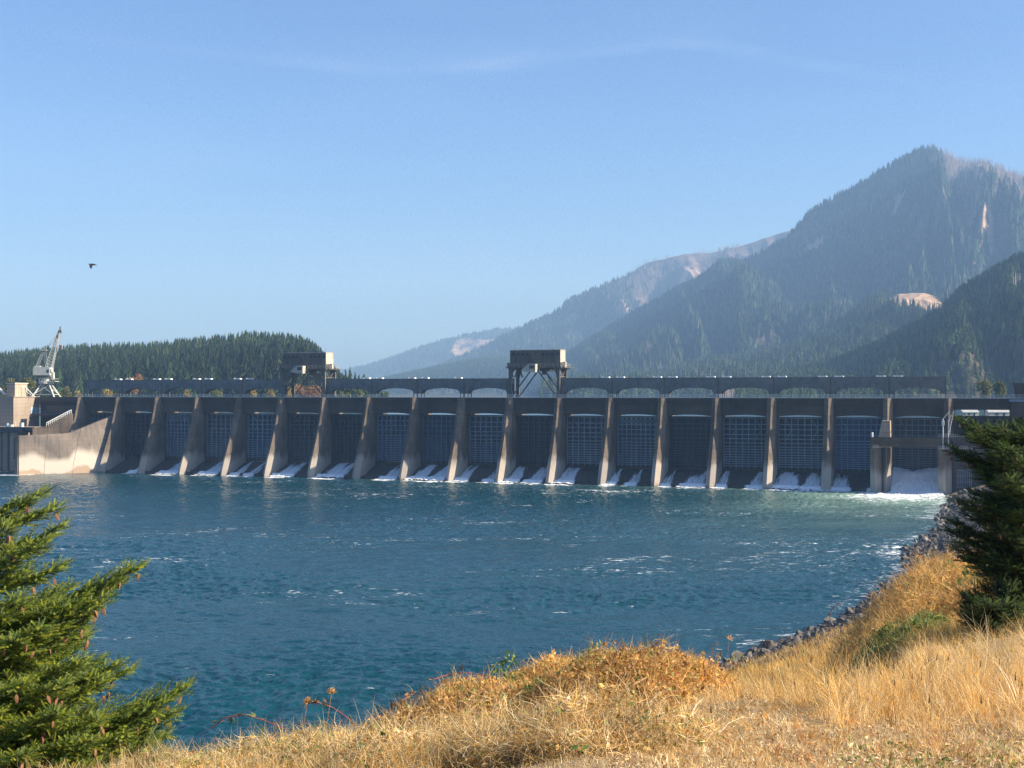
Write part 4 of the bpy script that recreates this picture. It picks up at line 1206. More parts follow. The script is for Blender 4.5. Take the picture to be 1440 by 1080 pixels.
burnC = lambda P, T: 1.15*sstep(1290, 1340, P-(1-T)*120)*sstep(.45, .7, T)+.6*blob(P, T, 1180, .9, 70, .05)+.12
sC = ridge('main_mountain', [(780, 520), (800, 499), (840, 475), (870, 454), (900, 437), (940, 413), (985, 392), (1040, 372), (1080, 352), (1105, 338), (1140, 298), (1165, 284), (1180, 276), (1220, 254), (1260, 229), (1285, 216), (1310, 209), (1330, 211), (1358, 225), (1385, 224), (1410, 233), (1440, 243), (1500, 260), (1600, 300)],
      lambda p: 4700-.7*(p-800) if p < 1310 else 4343+.4*(p-1310), lambda p: 2500, 22, seed=4, gul=.27, gf=.022, power=1.2, shape=shapeC, colf=cf_generic(burnC, rocksC), tree_h=12, step=2.0, nt_=200)
densC = lambda P, T, X, Y: np.clip(1.05-.45*burnC(P, T)+2.2*(fbm(X*.007, Y*.007, 4, 9)-.5)-.95*blob(P, T, 968, .93, 12, .06), .12, 1)
forest('burned_snags', sC, 26000, 26, SNAG, 114, dens=lambda P, T, X, Y: np.clip(burnC(P, T)-.2, 0, 1), snagf=lambda P, T: 1.0+0*P, tmin=.5)
forest('main_mountain_forest', sC, 85000, 27, FAR, 104, dens=densC, snagf=lambda P, T: np.clip(.08+.85*burnC(P, T)-.5*blob(P, T, 1390, .66, 22, .08), 0, .92), wf=1.15)
# E: middle foothills with the pale slide
rocksE = [(1282, .90, 36, .14, 2.4), (1304, .78, 26, .10, 1.8), (1322, .70, 14, .06, 1.4)]
sE = ridge('foothills', [(760, 545), (820, 535), (870, 531), (930, 523), (960, 515), (1000, 506), (1060, 496), (1100, 490), (1150, 471), (1190, 446), (1215, 428), (1240, 412), (1262, 400), (1300, 398), (1330, 408), (1350, 415), (1400, 400), (1500, 380)], lambda p: 2900-.9*(p-800)*.6,
      lambda p: 1750, 22, seed=5, gul=.24, gf=.016, tree_h=20, colf=cf_generic(lambda P, T: .15+.8*blob(P, T, 1290, .95, 40, .12), rocksE), step=2.2, nt_=120)
forest('foothills_forest', sE, 17000, 27, MID, 105, dens=lambda P, T, X, Y: np.clip(1-1.5*blob(P, T, 1285, .88, 38, .16)-1.1*blob(P, T, 1305, .76, 26, .12), .0, 1), snagf=lambda P, T: .10+.5*blob(P, T, 1290, .98, 50, .1), base=(.072, .118, .056), wf=1.1)
# D: near right slope
sD = ridge('right_hillside', [(1010, 548), (1060, 540), (1120, 528), (1180, 512), (1230, 492), (1270, 472), (1300, 455), (1325, 440), (1350, 412), (1380, 396), (1405, 380), (1440, 362), (1500, 330), (1600, 300)], lambda p: 1850-.35*(p-1100),
      lambda p: 1050, 22, seed=6, gul=.34, gf=.02, tree_h=20, colf=cf_generic(lambda P, T: .1+.8*blob(P, T, 1435, .78, 30, .12), []), step=2.5, nt_=100)
forest('right_hillside_forest', sD, 9000, 27, MID, 106, base=(.085, .135, .062), snagf=lambda P, T: .04+.75*blob(P, T, 1435, .76, 38, .16), wf=1.15)
# G: the wooded hill on the left bank
sG = ridge('left_hill', [(-160, 512), (-60, 516), (0, 518), (40, 515), (90, 513), (150, 514), (200, 517), (260, 515), (320, 513), (345, 511), (370, 514), (400, 518), (430, 526), (452, 534), (470, 545), (500, 556), (520, 560)], lambda p: 1150, lambda p: 800, 22, seed=7, gul=.05, tree_h=0, step=4, nt_=50, pxr=(-160, 505))
forest('left_hill_forest', sG, 3000, 29, MID, 107, base=(.052, .092, .042), wf=1.25, tmax=1.2, hf=lambda P: 1-.66*sstep(425, 500, P))
# the nearest row of the left hill: single trees
crowns = []
for k, (V, F) in enumerate(MID):
    r = np.random.default_rng(k); c = np.repeat(tree_cols(1, r, (.045, .080, .034), .35), len(V), 0)
    crowns.append(np_mesh('conifer', V, F, cols=c))
    crowns[-1].materials.append(M['tree'])
PXs, Ts, Xs, Ys, Zs = sG(170, 900, .35, 0.0)
for k in range(170):
    o = bpy.data.objects.new('conifer_tree', crowns[k % 10]); COL.objects.link(o)
    h = 24*(.6+.6*random.random())*(1-.66*float(sstep(425, 500, PXs[k])))
    o.location = (Xs[k], Ys[k], Zs[k]-.4); o.scale = (h*1.2, h*1.2, h); o.rotation_euler = (0, 0, random.random()*6.28)
    tag(o, 'dark green conifer in the front rows of the wooded hill beyond the dam', 'tree', 'conifers in the front rows of the left wooded hill')
# small stand just right of the left gantry
for k, (px, py, d) in enumerate([(478, 520, 760), (486, 517, 740), (492, 514, 700), (499, 521, 720), (505, 525, 730), (512, 524, 700), (518, 530, 720), (470, 512, 770), (524, 534, 720), (483, 528, 700), (533, 538, 740)]):
    o = bpy.data.objects.new('conifer_tree', crowns[(k*3) % 10]); COL.objects.link(o)
    h = EYE+(HOR-py)/FPX*d-22
    o.location = ((px-720)/FPX*d, d, 22); o.scale = (h*1.35, h*1.35, h); o.rotation_euler = (0, 0, k*1.3)
    tag(o, 'small pointed conifer of the low stand just right of the left gantry crane', 'tree', 'small conifers beside the left gantry crane')

# autumn broadleaf trees behind the deck: trunk and leafy crown
def leaf_crown(n, rx, rz, seed, cols, size=.5, z0=0):
    r = np.random.default_rng(seed)
    lob = r.normal(size=(9, 3)); lob = lob/np.linalg.norm(lob, axis=1)[:, None]*np.array([rx, rx, rz])*.55
    c = lob[r.integers(0, 9, n)]; q = r.normal(size=(n, 3)); q /= np.linalg.norm(q, axis=1)[:, None]
    P = c+q*np.array([rx, rx, rz])*.48*(.55+.45*r.random((n, 1)))+np.array([0, 0, z0])
    a = r.normal(size=(n, 3)); a /= np.linalg.norm(a, axis=1)[:, None]; b_ = np.cross(a, r.normal(size=(n, 3))); b_ /= np.linalg.norm(b_, axis=1)[:, None]
    s_ = size*(.6+.8*r.random((n, 1)))
    V = np.stack([P-a*s_*.5, P+b_*s_*.35, P+a*s_*.5, P-b_*s_*.35], 1).reshape(-1, 3)
    F = np.arange(n*4).reshape(n, 4)
    cc = np.array(cols)[r.integers(0, len(cols), n)]*(.7+.6*r.random((n, 1)))
    return V, F, np.repeat(cc, 4, 0)
M['leaf'] = colmat('autumn_leaves', 1.0, .7, .25, .1)
PAL = {'olive': [(.13, .14, .035), (.20, .18, .05), (.09, .11, .03)], 'gold': [(.38, .27, .07), (.30, .22, .06), (.18, .16, .05)],
       'rust': [(.30, .15, .07), (.38, .21, .10), (.22, .13, .06)], 'green': [(.06, .10, .03), (.09, .13, .04)]}
spec = [(190, 522, 660, 5.5, 'rust', 'brown bare-looking tree rising above the gallery roof at the left'), (167, 540, 690, 4, 'olive', 'olive tree above the left end of the gallery'),
        (150, 546, 640, 5, 'gold', 'yellow green bush under the second gallery arch'), (110, 549, 620, 4.5, 'gold', 'pale yellow bush by the left end of the gallery'), (14, 531, 600, 6, 'olive', 'green bushy tree just left of the little square tower'), (40, 530, 620, 5, 'olive', 'green bushy tree between the square tower and the lattice crane'),
        (90, 540, 640, 5, 'olive', 'olive bush right of the lattice crane legs'), (225, 548, 640, 4, 'olive', 'olive bush under the gallery arch near the second pier'), (262, 548, 650, 4.5, 'gold', 'gold bush low under the gallery arch'), (306, 547, 640, 4, 'olive', 'olive bush seen through the arch before the left gantry'),
        (355, 546, 650, 4, 'gold', 'yellow bush seen through the arch left of the gantry'), (378, 545, 640, 4.5, 'gold', 'golden bush beside the left leg of the left gantry'), (404, 542, 630, 4.5, 'gold', 'yellow tree between the left legs of the left gantry'), (424, 536, 640, 6.5, 'rust', 'taller rust brown tree between the left gantry legs'), (443, 540, 640, 6.0, 'rust', 'rounded rust orange tree beneath the left gantry'),
        (486, 545, 640, 5, 'olive', 'light green tree under the arch right of the left gantry'), (505, 546, 640, 4, 'olive', 'pale green bush at the foot of the small conifer stand'), (540, 549, 640, 3.5, 'green', 'low green bush under the arch with the open view'),
        (1385, 530, 560, 5, 'olive', 'yellow green tree past the right end of the gallery'), (1405, 534, 540, 4, 'olive', 'olive tree beside the dark control room at the right')]
for k, (px, py, d, rx, pal, lab) in enumerate(spec):
    x = (px-720)/FPX*d; top = EYE+(HOR-py)/FPX*d; g = 21.6; h = top-g
    root = empty('broadleaf_tree', (x, d, g)); tag(root, lab, 'tree')
    rz = min(h*.5, rx*1.1)
    V, F, C = leaf_crown(1100, rx*.8, rz, 300+k, PAL[pal], .8, h-rz)
    link('crown', np_mesh('crown', V, F, cols=C), M['leaf'], root)
    m_ = MB(); m_.cone((0, 0, -.3), (0, 0, h-rz), .35, .18, 8); m_.cone((0, 0, h-rz*1.3), (rx*.3, 0, h-rz*.6), .16, .06, 6); m_.cone((0, 0, h-rz*1.3), (-rx*.3, .4, h-rz*.5), .16, .06, 6)
    m_.build('trunk', M['bark'], root)
# low pale sheds seen under the right end of the deck
for k, (px0, px1, lab) in enumerate([(1352, 1374, 'small white shed seen under the deck just right of the last pier'), (1388, 1418, 'longer cream shed seen under the deck near the right abutment')]):
    d = 520; x0 = (px0-720)/FPX*d; x1 = (px1-720)/FPX*d
    root = empty('shed', ((x0+x1)/2, d, 21)); tag(root, lab, 'shed')
    w_ = (x1-x0)/2; m_ = MB(); m_.box(-w_, w_, -2, 2, 0, 2.0); m_.build('wall', M['beige'], root)
    m_ = MB(); m_.prism_x([(-2.3, 1.95), (2.3, 1.95), (0, 2.9)], -w_-.2, w_+.2); m_.build('roof', M['cranew'], root)
    m_ = MB(); m_.box(-w_*.4, -w_*.1, -2.05, -2.003, .8, 1.6); m_.box(w_*.3, w_*.5, -2.05, -2.003, 0.05, 1.7); m_.build('door', M['glassd'], root)

# ------------------------------------------------------------------ air
mz = bpy.data.materials.new('haze_air'); mz.use_nodes = True; nt = mz.node_tree
nt.nodes.remove(nt.nodes['Principled BSDF'])
pvn = nt.nodes.new('ShaderNodeVolumePrincipled'); pvn.inputs['Color'].default_value = (.35, .60, 1.0, 1); pvn.inputs['Absorption Color'].default_value = (.25, .25, .25, 1)
pvn.inputs['Density'].default_value = HAZE_D; pvn.inputs['Anisotropy'].default_value = 0.0
nt.links.new(pvn.outputs[0], nt.nodes['Material Output'].inputs['Volume'])
mm = MB(); mm.box(-7000, 7000, -600, 10500, -5.2, 960)
mz.cycles.volume_sampling = 'DISTANCE'
tag(mm.build('haze', mz), kind='stuff')
# ================================================================== FOREGROUND
def unit(a): return a/(np.linalg.norm(a, axis=-1, keepdims=True)+1e-9)
def ribbons(P, Dr, L, W, nseg, curl, cols, r, sag=0.0, face=None, tipc=None):
    """thin tapering ribbons: P,Dr (n,3), L,W (n)"""
    n = len(P); p = P.copy(); d = unit(Dr); side = unit(np.cross(d, r.normal(size=(n, 3)))) if face is None else face
    cv = r.normal(size=(n, 3))*curl
    V = []
    for k in range(nseg+1):
        w = W*(1-.85*k/nseg)
        V.append(np.stack([p-side*w[:, None]*.5, p+side*w[:, None]*.5], 1))
        if k < nseg:
            p = p+d*(L/nseg)[:, None]; d = unit(d+cv/nseg+np.array([0, 0, -sag/nseg]))
    V = np.stack(V, 1)                       # n, nseg+1, 2, 3
    m = (nseg+1)*2
    base = (np.arange(n)*m)[:, None]
    q = np.arange(nseg)[None]*2
    F = np.stack([base+q, base+q+1, base+q+3, base+q+2], -1).reshape(-1, 4)
    C = np.repeat(cols, m, 0)
    return V.reshape(-1, 3), F, C
def leaves(P, size, cols, r, asp=.6, nrm=None):
    n = len(P); a = unit(r.normal(size=(n, 3))); 
    b_ = unit(np.cross(a, r.normal(size=(n, 3)))); c_ = np.cross(a, b_)
    s = size[:, None]
    V = np.stack([P-a*s*.5, P+b_*s*asp*.5+c_*s*.12, P+a*s*.5, P-b_*s*asp*.5+c_*s*.12], 1).reshape(-1, 3)
    F = np.arange(n*4).reshape(n, 4)
    return V, F, np.repeat(cols, 4, 0)
def join(parts):
    V = np.concatenate([p[0] for p in parts]); C = np.concatenate([p[2] for p in parts]); off = 0; F = []
    for p in parts: F.append(p[1]+off); off += len(p[0])
    return V, np.concatenate(F), C
def polar(n, px0, px1, d0, d1, r, q=1.0):
    """points on the bank, denser close by"""
    px = px0+(px1-px0)*r.random(n)
    d = 1/(1/d0+(1/d1-1/d0)*r.random(n)**q)
    x = (px-720)/FPX*d; y = d
    return x, y, px, d
def pick(pal, n, r, var=.3):
    pal = np.array(pal); c = pal[r.integers(0, len(pal), n)]*(1-var/2+var*r.random((n, 1)))
    return c
STRAW = [(.50, .31, .09), (.60, .38, .12), (.42, .23, .06), (.62, .44, .19), (.34, .19, .055)]
GOLD = [(.62, .34, .075), (.68, .41, .11), (.50, .25, .05), (.70, .47, .17)]
PALE = [(.66, .53, .30), (.58, .44, .23), (.72, .60, .38), (.48, .36, .19)]
RUST = [(.42, .21, .08), (.34, .16, .06), (.55, .30, .11), (.26, .12, .05)]
GRN = [(.10, .17, .035), (.16, .22, .05), (.22, .27, .07), (.07, .13, .03)]
M['straw'] = colmat('dry_stalks', 1.24, .6, .30, .25)
M['gleaf'] = colmat('leaf', 1.0, .5, .30, .3)
r = np.random.default_rng(5)

def clumpy(x, y, s, seed, lo, hi):
    return sstep(lo, hi, fbm(x*s, y*s, 3, seed))
def grass(name, n, px0, px1, d0, d1, hfun, pal, lean=.25, w=.004, seed=1, dens=None, curl=.5, sag=.25, nseg=3, q=1.0, wd=.00035):
    r = np.random.default_rng(seed)
    x, y, px, d = polar(n, px0, px1, d0, d1, r, q)
    if dens is not None:
        k = r.random(n) < dens(x, y, px, d); x, y, px, d = x[k], y[k], px[k], d[k]
    n = len(x); z = ground_z(x, y)
    h = hfun(x, y, px, d)*(.55+.7*r.random(n))
    k = h > .03; x, y, z, px, d, h = (a[k] for a in (x, y, z, px, d, h)); n = len(x)
    Dr = np.stack([r.normal(size=n)*lean-.10, r.normal(size=n)*lean, np.ones(n)], -1)
    C = pick(pal, n, r, .6)*(.45+1.1*fbm(x*.9, y*.9, 4, 3))[:, None]
    return ribbons(np.stack([x, y, z-.02], -1), Dr, h, np.maximum(w, wd*d), nseg, curl, C, r, sag)

def stuff_mesh(name, parts, m=None, label=None):
    V, F, C = join(parts)
    o = link(name, np_mesh(name, V, F, cols=C), m or M['straw']); tag(o, kind='stuff')
    return o

# tall golden field grass on the right
def band(x, y, px, d):
    edge = 7.9+1.8*(fbm(x*.6, y*.6, 3, 6)-.5)+1.2*(1-sstep(1060, 1200, px))
    cut = sstep(edge-.3, edge+.9, d)
    right = .35+.65*sstep(1000, 1200, px)
    far = 1-.85*sstep(10.5, 14, d)*(1-sstep(1200, 1300, px))
    return (.07+.30*cut*right*(.25+1.5*fbm(x*1.4, y*1.4, 3, 15)))*far*(1-.4*sstep(15, 22, d))
def tufts(n, per, px0, px1, d0, d1, hs, pal, seed, hmul=None):
    """tussocks: blades fanning out of one root, some of them flattened by the wind"""
    r = np.random.default_rng(seed)
    x, y, px, d = polar(n, px0, px1, d0, d1, r)
    k = r.random(n) < clumpy(x, y, .5, seed, .35, .6)+.15; x, y, px, d = x[k], y[k], px[k], d[k]; n = len(x)
    hh = (hs[0]+(hs[1]-hs[0])*r.random(n)**1.5)*(hmul(x, y, px, d) if hmul else 1)
    tone = .65+.7*r.random(n); lx = r.normal(size=n)*.35-.15; flat = np.where(r.random(n) < .3, 1.8, .75)
    pc = np.array(pal)[r.integers(0, len(pal), n)]
    i = np.repeat(np.arange(n), per); m_ = len(i)
    a = r.random(m_)*6.283; rad = r.random(m_)
    P = np.stack([x[i]+np.cos(a)*rad*.05, y[i]+np.sin(a)*rad*.05, ground_z(x, y)[i]-.02], -1)
    Dr = np.stack([np.cos(a)*rad*.8*flat[i]+lx[i], np.sin(a)*rad*.8*flat[i], np.ones(m_)], -1)
    h = hh[i]*(.5+.7*r.random(m_))
    C = pc[i]*tone[i][:, None]*(.7+.6*r.random((m_, 1)))
    return ribbons(P, Dr, h, np.maximum(.004, .0004*d[i]), 4, .9, C, r, .75)
parts = [grass('a', 72000, 940, 2400, 5.0, 24, band, STRAW+GOLD+PALE, .34, .0035, 21, curl=1.1, sag=.5, wd=.00032),
         grass('b', 66000, 380, 2400, 5.0, 12, lambda x, y, px, d: .07+.06*fbm(x*3, y*3, 2, 9), PALE+STRAW[:2], 1.2, .0035, 22, curl=1.6, dens=lambda x, y, px, d: 1-.80*sstep(1040, 1180, px)*(1-sstep(7.0, 8.0, d))),
         tufts(2100, 34, 940, 2100, 6.6, 22, (.14, .40), STRAW+GOLD+PALE, 24, lambda x, y, px, d: band(x, y, px, d)/.25),
         tufts(420, 22, 900, 1500, 5.0, 9, (.05, .13), PALE+STRAW, 25, lambda x, y, px, d: 1-.5*sstep(1060, 1180, px)),
         tufts(60, 26, 1000, 1500, 6.0, 14, (.12, .26), RUST[:3]+STRAW[3:], 26)]
stuff_mesh('dry_grass', parts)
# dark seed heads standing in the grass
def seedheads(n, seed):
    r = np.random.default_rng(seed)
    x, y, px, d = polar(n, 980, 1450, 6.5, 12, r); z = ground_z(x, y)
    h = .28+.25*r.random(n); Dr = np.stack([r.normal(size=n)*.12, r.normal(size=n)*.12, np.ones(n)], -1)
    P = np.stack([x, y, z], -1)
    V1 = ribbons(P, Dr, h, np.full(n, .004), 3, .15, pick(RUST, n, r), r)
    tip = P+unit(Dr)*h[:, None]*.98
    out = [V1]
    for k in range(3):
        f = unit(np.cross(unit(Dr), r.normal(size=(n, 3))))
        V, F, C = ribbons(tip-unit(Dr)*.03, Dr, np.full(n, .05), np.full(n, .010), 2, .05, pick([(.16, .09, .05), (.24, .14, .07)], n, r), r, face=f)
        out.append((V, F, C))
    return out
stuff_mesh('seed_heads', seedheads(46, 31))

# tangled dry thicket: mounds of short bent stalks with curled leaves
def tangle(n, centres, seed, pal, L=(.08, .26), w=.004, wd=.0004, leaf=.25, lpal=None, gap=.5, lsize=.035):
    """centres: (x, y, rx, ry, h)"""
    r = np.random.default_rng(seed)
    cs = np.array(centres); wgt = cs[:, 2]*cs[:, 3]*(.4+cs[:, 4])/ (np.hypot(cs[:, 0], cs[:, 1])**1.2); wgt /= wgt.sum()
    i = r.choice(len(cs), n, p=wgt)
    a = r.random(n)*6.283; q = np.sqrt(r.random(n))
    ox = np.cos(a)*q; oy = np.sin(a)*q
    x = cs[i, 0]+ox*cs[i, 2]; y = cs[i, 1]+oy*cs[i, 3]
    top = cs[i, 4]*np.sqrt(np.clip(1-q**2, 0.02, 1))*(.25+1.5*fbm(x*2.3, y*2.3, 3, seed))
    up = 1-(r.random(n)**2.0)
    z = ground_z(x, y)+top*up
    d = np.hypot(x, y)
    P = np.stack([x, y, z], -1)
    Dr = r.normal(size=(n, 3))*np.array([1, 1, .8])+np.array([0, 0, .5])
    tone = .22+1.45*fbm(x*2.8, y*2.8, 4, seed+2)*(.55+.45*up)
    C = pick(pal, n, r, .6)*tone[:, None]
    Ls = L[0]+(L[1]-L[0])*r.random(n)
    sc = np.maximum(1, d/16)
    out = [ribbons(P, Dr, Ls*sc, np.maximum(w, wd*d), 3, 1.3, C, r, .2)]
    k = r.random(n) < leaf; m_ = k.sum()
    Cl = pick(lpal or pal, m_, r, .6)*tone[k][:, None]
    out.append(leaves(P[k]+r.normal(size=(m_, 3))*.02, (lsize*(.6+.9*r.random(m_)))*sc[k], Cl, r))
    return out
def at(px, d): return ((px-720)/FPX*d, d)
def mounds(n, px0, px1, d0, d1, h0, h1, rr, seed, pyc=None):
    r = random.Random(seed); out = []
    for k in range(n):
        px = px0+(px1-px0)*(k+r.random())/n; d = d0+(d1-d0)*r.random()
        x, y = at(px, d); R_ = rr*(.7+.6*r.random())
        out.append((x, y, R_, R_*.9, h0+(h1-h0)*r.random()))
    return out
# the central hump, highest around the middle
cent = []
rr_ = random.Random(4)
for px, d, h in [(560, 12.5, .30), (585, 12.0, .40), (615, 12.4, .48), (640, 12.8, .52), (668, 12.6, .46), (700, 13, .50), (730, 13.2, .50), (760, 13, .52), (790, 13.4, .66), (815, 13.2, .58), (845, 13.2, .62), (880, 13.2, .58), (905, 13, .46), (935, 13, .58), (957, 13.2, .56), (978, 13, .5), (1000, 13.2, .34), (1022, 13.6, .25)]:
    x, y = at(px, d); cent.append((x, y, .38, .45, h*(.66 if px < 770 else .40 if px < 960 else .5)))
fill = mounds(24, 540, 925, 9.5, 12.5, .25, .42, .55, 8)
near = mounds(16, 420, 900, 7.0, 9.6, .12, .26, .5, 9)
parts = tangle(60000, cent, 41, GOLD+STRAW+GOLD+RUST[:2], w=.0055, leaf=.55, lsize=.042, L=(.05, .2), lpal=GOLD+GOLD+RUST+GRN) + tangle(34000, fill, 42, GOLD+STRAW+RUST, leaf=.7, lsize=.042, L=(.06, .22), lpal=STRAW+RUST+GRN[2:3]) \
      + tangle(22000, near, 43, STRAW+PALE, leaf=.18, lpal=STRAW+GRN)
def twigs(n, px0, px1, d0, d1, seed):
    r = np.random.default_rng(seed); x, y, px, d = polar(n, px0, px1, d0, d1, r); z = ground_z(x, y)+.12
    Dr = np.stack([r.normal(size=n)*.7, r.normal(size=n)*.5, np.ones(n)*.9], -1); L = .16+.22*r.random(n)
    P = np.stack([x, y, z], -1); V = ribbons(P, Dr, L, np.full(n, .007), 4, .15, pick(RUST+STRAW, n, r), r, .0)
    out = [V]; k = np.repeat(np.arange(n), 6); t = .35+.65*r.random(len(k))
    Q = P[k]+unit(Dr)[k]*(L[k]*t)[:, None]+r.normal(size=(len(k), 3))*.010
    out.append(leaves(Q, .018+.03*r.random(len(k)), pick(RUST+GRN+GOLD, len(k), r, .5), r)); return out
parts += twigs(260, 545, 1030, 11.5, 13.3, 71)+twigs(60, 250, 560, 10.6, 11.8, 72)
gth = [(*at(px, dd), .28, .3, h) for px, dd, h in [(820, 11.6, .42), (840, 11.9, .45), (700, 12.2, .5), (610, 11.8, .45), (905, 12, .42), (760, 10.6, .3), (655, 10.4, .28)]]
parts += tangle(2600, gth, 73, GRN+STRAW[:1], leaf=1.0, lpal=GRN, lsize=.05)
stuff_mesh('dry_thicket', parts)
# the left bottom: pale straw with green and red in it
leftm = mounds(20, 110, 560, 9.0, 11.6, .16, .32, .42, 10) + mounds(12, 60, 480, 7.2, 9, .15, .3, .5, 11)
parts = tangle(46000, leftm, 44, PALE+STRAW+GRN[2:3], leaf=.22, lpal=STRAW+GRN+RUST[:1], L=(.07, .22)) \
      + [grass('l', 16000, 60, 620, 6.5, 11.5, lambda x, y, px, d: .12+.18*fbm(x*2, y*2, 2, 7), PALE+GOLD, .3, .0035, 45, curl=.9)]
stuff_mesh('pale_thicket', parts)
# headland thicket further out on the right
hm = []
for px, d, R_, h in [(1195, 48, 2.2, 1.3), (1215, 52, 2.5, 1.9), (1235, 58, 3, 2.1), (1262, 60, 3, 2.2), (1290, 62, 3.2, 2.3), (1318, 64, 3.4, 2.2), (1345, 66, 3.5, 2.0), (1375, 64, 3.5, 1.8), (1410, 60, 4, 1.8), (1205, 40, 1.8, 1.1), (1240, 44, 2, 1.3), (1275, 46, 2.2, 1.3), (1310, 48, 2.4, 1.4), (1345, 50, 2.4, 1.3), (1390, 48, 3, 1.2),
                     (1150, 33, 1.5, .4), (1185, 32, 1.6, .6), (1220, 33, 1.6, .9), (1255, 35, 1.8, .8), (1120, 28, 1.3, .25), (1095, 25, 1.1, .2), (1160, 26, 1.3, .35), (1065, 23, .9, .12), (1300, 34, 2, .8), (1340, 34, 2, .7), (1400, 34, 2.4, .7), (1040, 21, .8, .1)]:
    x, y = at(px, d); hm.append((x, y, R_, R_, h))
parts = tangle(95000, hm, 46, STRAW+GOLD+RUST[:2], L=(.12, .34), leaf=.28, lpal=STRAW+RUST[:2]+GRN[1:3], wd=.00040, lsize=.045) \
      + [grass('h', 90000, 1030, 2200, 20, 80, lambda x, y, px, d: .26+.10*sstep(1180, 1240, px)+.9*sstep(30, 60, d)*fbm(x*.3, y*.3, 3, 4), STRAW+GOLD, .3, .005, 47, curl=.7, wd=.00032)]
parts.append(grass('k', 100000, 980, 1900, 75, 240, lambda x, y, px, d: .5+1.0*fbm(x*.15, y*.15, 3, 4), STRAW+GOLD+GRN[2:3], .35, .01, 50, curl=.8, wd=.00034, q=.8, dens=lambda x, y, px, d: (shore_dist(x, y) > 8.5)*1.0))
stuff_mesh('bank_thicket', parts)
# green undergrowth patches
gm = [(*at(px, d), R_, R_, h) for px, d, R_, h in [(1115, 22.5, .9, .22), (1150, 22, .8, .25), (1185, 23, 1.0, .35), (1215, 25, 1.1, .45), (1245, 26, 1.1, .5), (1275, 27, .9, .45), (1240, 30, .6, .7), (1205, 29, .5, .6), (1100, 22, .6, .35)]]
parts = tangle(15000, gm, 48, GRN+STRAW[:2], leaf=.9, lpal=GRN, lsize=.055)
gm2 = [(*at(px, d), R_, R_, h) for px, d, R_, h in [(1290, 52, 1.0, 1.4), (1330, 58, 1.4, 1.6), (1360, 44, 1.2, 1.2), (1400, 36, 1.6, .7), (1430, 33, 1.6, .7)]]
parts += tangle(6000, gm2, 49, GRN+STRAW[:1], leaf=.8, lpal=GRN, lsize=.05)
stuff_mesh('green_undergrowth', parts, M['gleaf'])
# litter on the mown strip
r = np.random.default_rng(61); n = 9000
x, y, px, d = polar(n, 860, 1480, 5, 10, r); z = ground_z(x, y)+.012
parts = [leaves(np.stack([x, y, z], -1), .012+.03*r.random(n), pick(PALE+RUST, n, r, .6), r, .35)]
x, y, px, d = polar(1500, 1180, 1480, 5, 7.5, r); z = ground_z(x, y)+.02
parts.append(leaves(np.stack([x, y, z], -1), .02+.03*r.random(1500), pick(GRN+PALE, 1500, r, .4), r, .4))
stuff_mesh('leaf_litter', parts)

# ------------------------------------------------------------------ brambles, thistles, leafy plants: single things
def ray(px, py, d): return np.array([(px-720)/FPX*d, d, EYE-(py-HOR)/FPX*d])
def palm_leaf(r, n=5):
    V = [(0, 0, 0)]; F = []
    for k in range(n):
        a = (k-(n-1)/2)*.62; L = 1-.18*abs(k-(n-1)/2)
        i = len(V)
        V += [(math.sin(a-.22)*L*.55, math.cos(a-.22)*L*.55, .06), (math.sin(a)*L, math.cos(a)*L, -.05), (math.sin(a+.22)*L*.55, math.cos(a+.22)*L*.55, .06)]
        F.append((0, i+2, i+1, i))
    return np.array(V), np.array(F)
def bramble(pts, label, nl, seed, pal):
    r = np.random.default_rng(seed)
    root = empty('bramble_cane', tuple(pts[0])); tag(root, label, 'bramble')
    P = [np.array(p)-pts[0] for p in pts]
    m_ = MB(); Q = []
    for a, b_ in zip(P[:-1], P[1:]):
        m_.bar(a, b_, .010, None, 5); 
        for t in np.linspace(0, 1, 4)[:-1]: Q.append(a+(b_-a)*t)
    m_.build('stem', M['redstem'], root)
    V0, F0 = palm_leaf(r, 3)
    for k in range(nl):
        q = Q[int(len(Q)*(.1+.9*k/nl)) % len(Q)]
        s = .05+.035*r.random(); A = Matrix.Rotation(r.random()*6.28, 3, 'Z') @ Matrix.Rotation(r.normal()*.9, 3, 'X')
        V = np.array([A @ Vector(v*s) for v in V0])+q+r.normal(size=3)*.02
        c = np.repeat(pick(pal, 1, r), len(V), 0)
        link('leaf', np_mesh('leaf', V, F0, cols=c), M['gleaf'], root)
M['redstem'] = simple('red_stem', [(.3, (.17, .04, .04)), (.7, (.30, .09, .07))], 20, .6, 0)
DK = [(.05, .055, .02), (.12, .06, .03), (.09, .10, .03), (.20, .10, .05)]
bramble([ray(*p) for p in [(296, 1024, 11), (318, 1008, 11), (345, 1004, 11), (372, 1012, 11), (400, 1024, 11)]], 'arching red bramble cane over the pale straw right of the left fir', 11, 1, DK+GRN)
bramble([ray(*p) for p in [(498, 1028, 11.6), (520, 1014, 11.8), (545, 1000, 12), (565, 985, 12), (585, 972, 12.2)]], 'dark bramble cane climbing to the left end of the golden thicket', 16, 2, DK)
bramble([ray(*p) for p in [(610, 955, 12.4), (630, 948, 12.5), (655, 945, 12.5), (690, 950, 12.5)]], 'thin red bramble cane along the upper left edge of the golden thicket', 10, 3, DK+RUST)
bramble([ray(*p) for p in [(425, 990, 11.4), (445, 986, 11.4), (468, 994, 11.5), (486, 1006, 11.5), (505, 1022, 11.5)]], 'bramble spray with brown leaves crossing the two seed stalks', 12, 4, DK+RUST)
bramble([ray(*p) for p in [(1165, 880, 26), (1167, 860, 26), (1176, 850, 26), (1186, 846, 26)]], 'small brown twig curving up at the rocky shore edge', 7, 5, RUST)
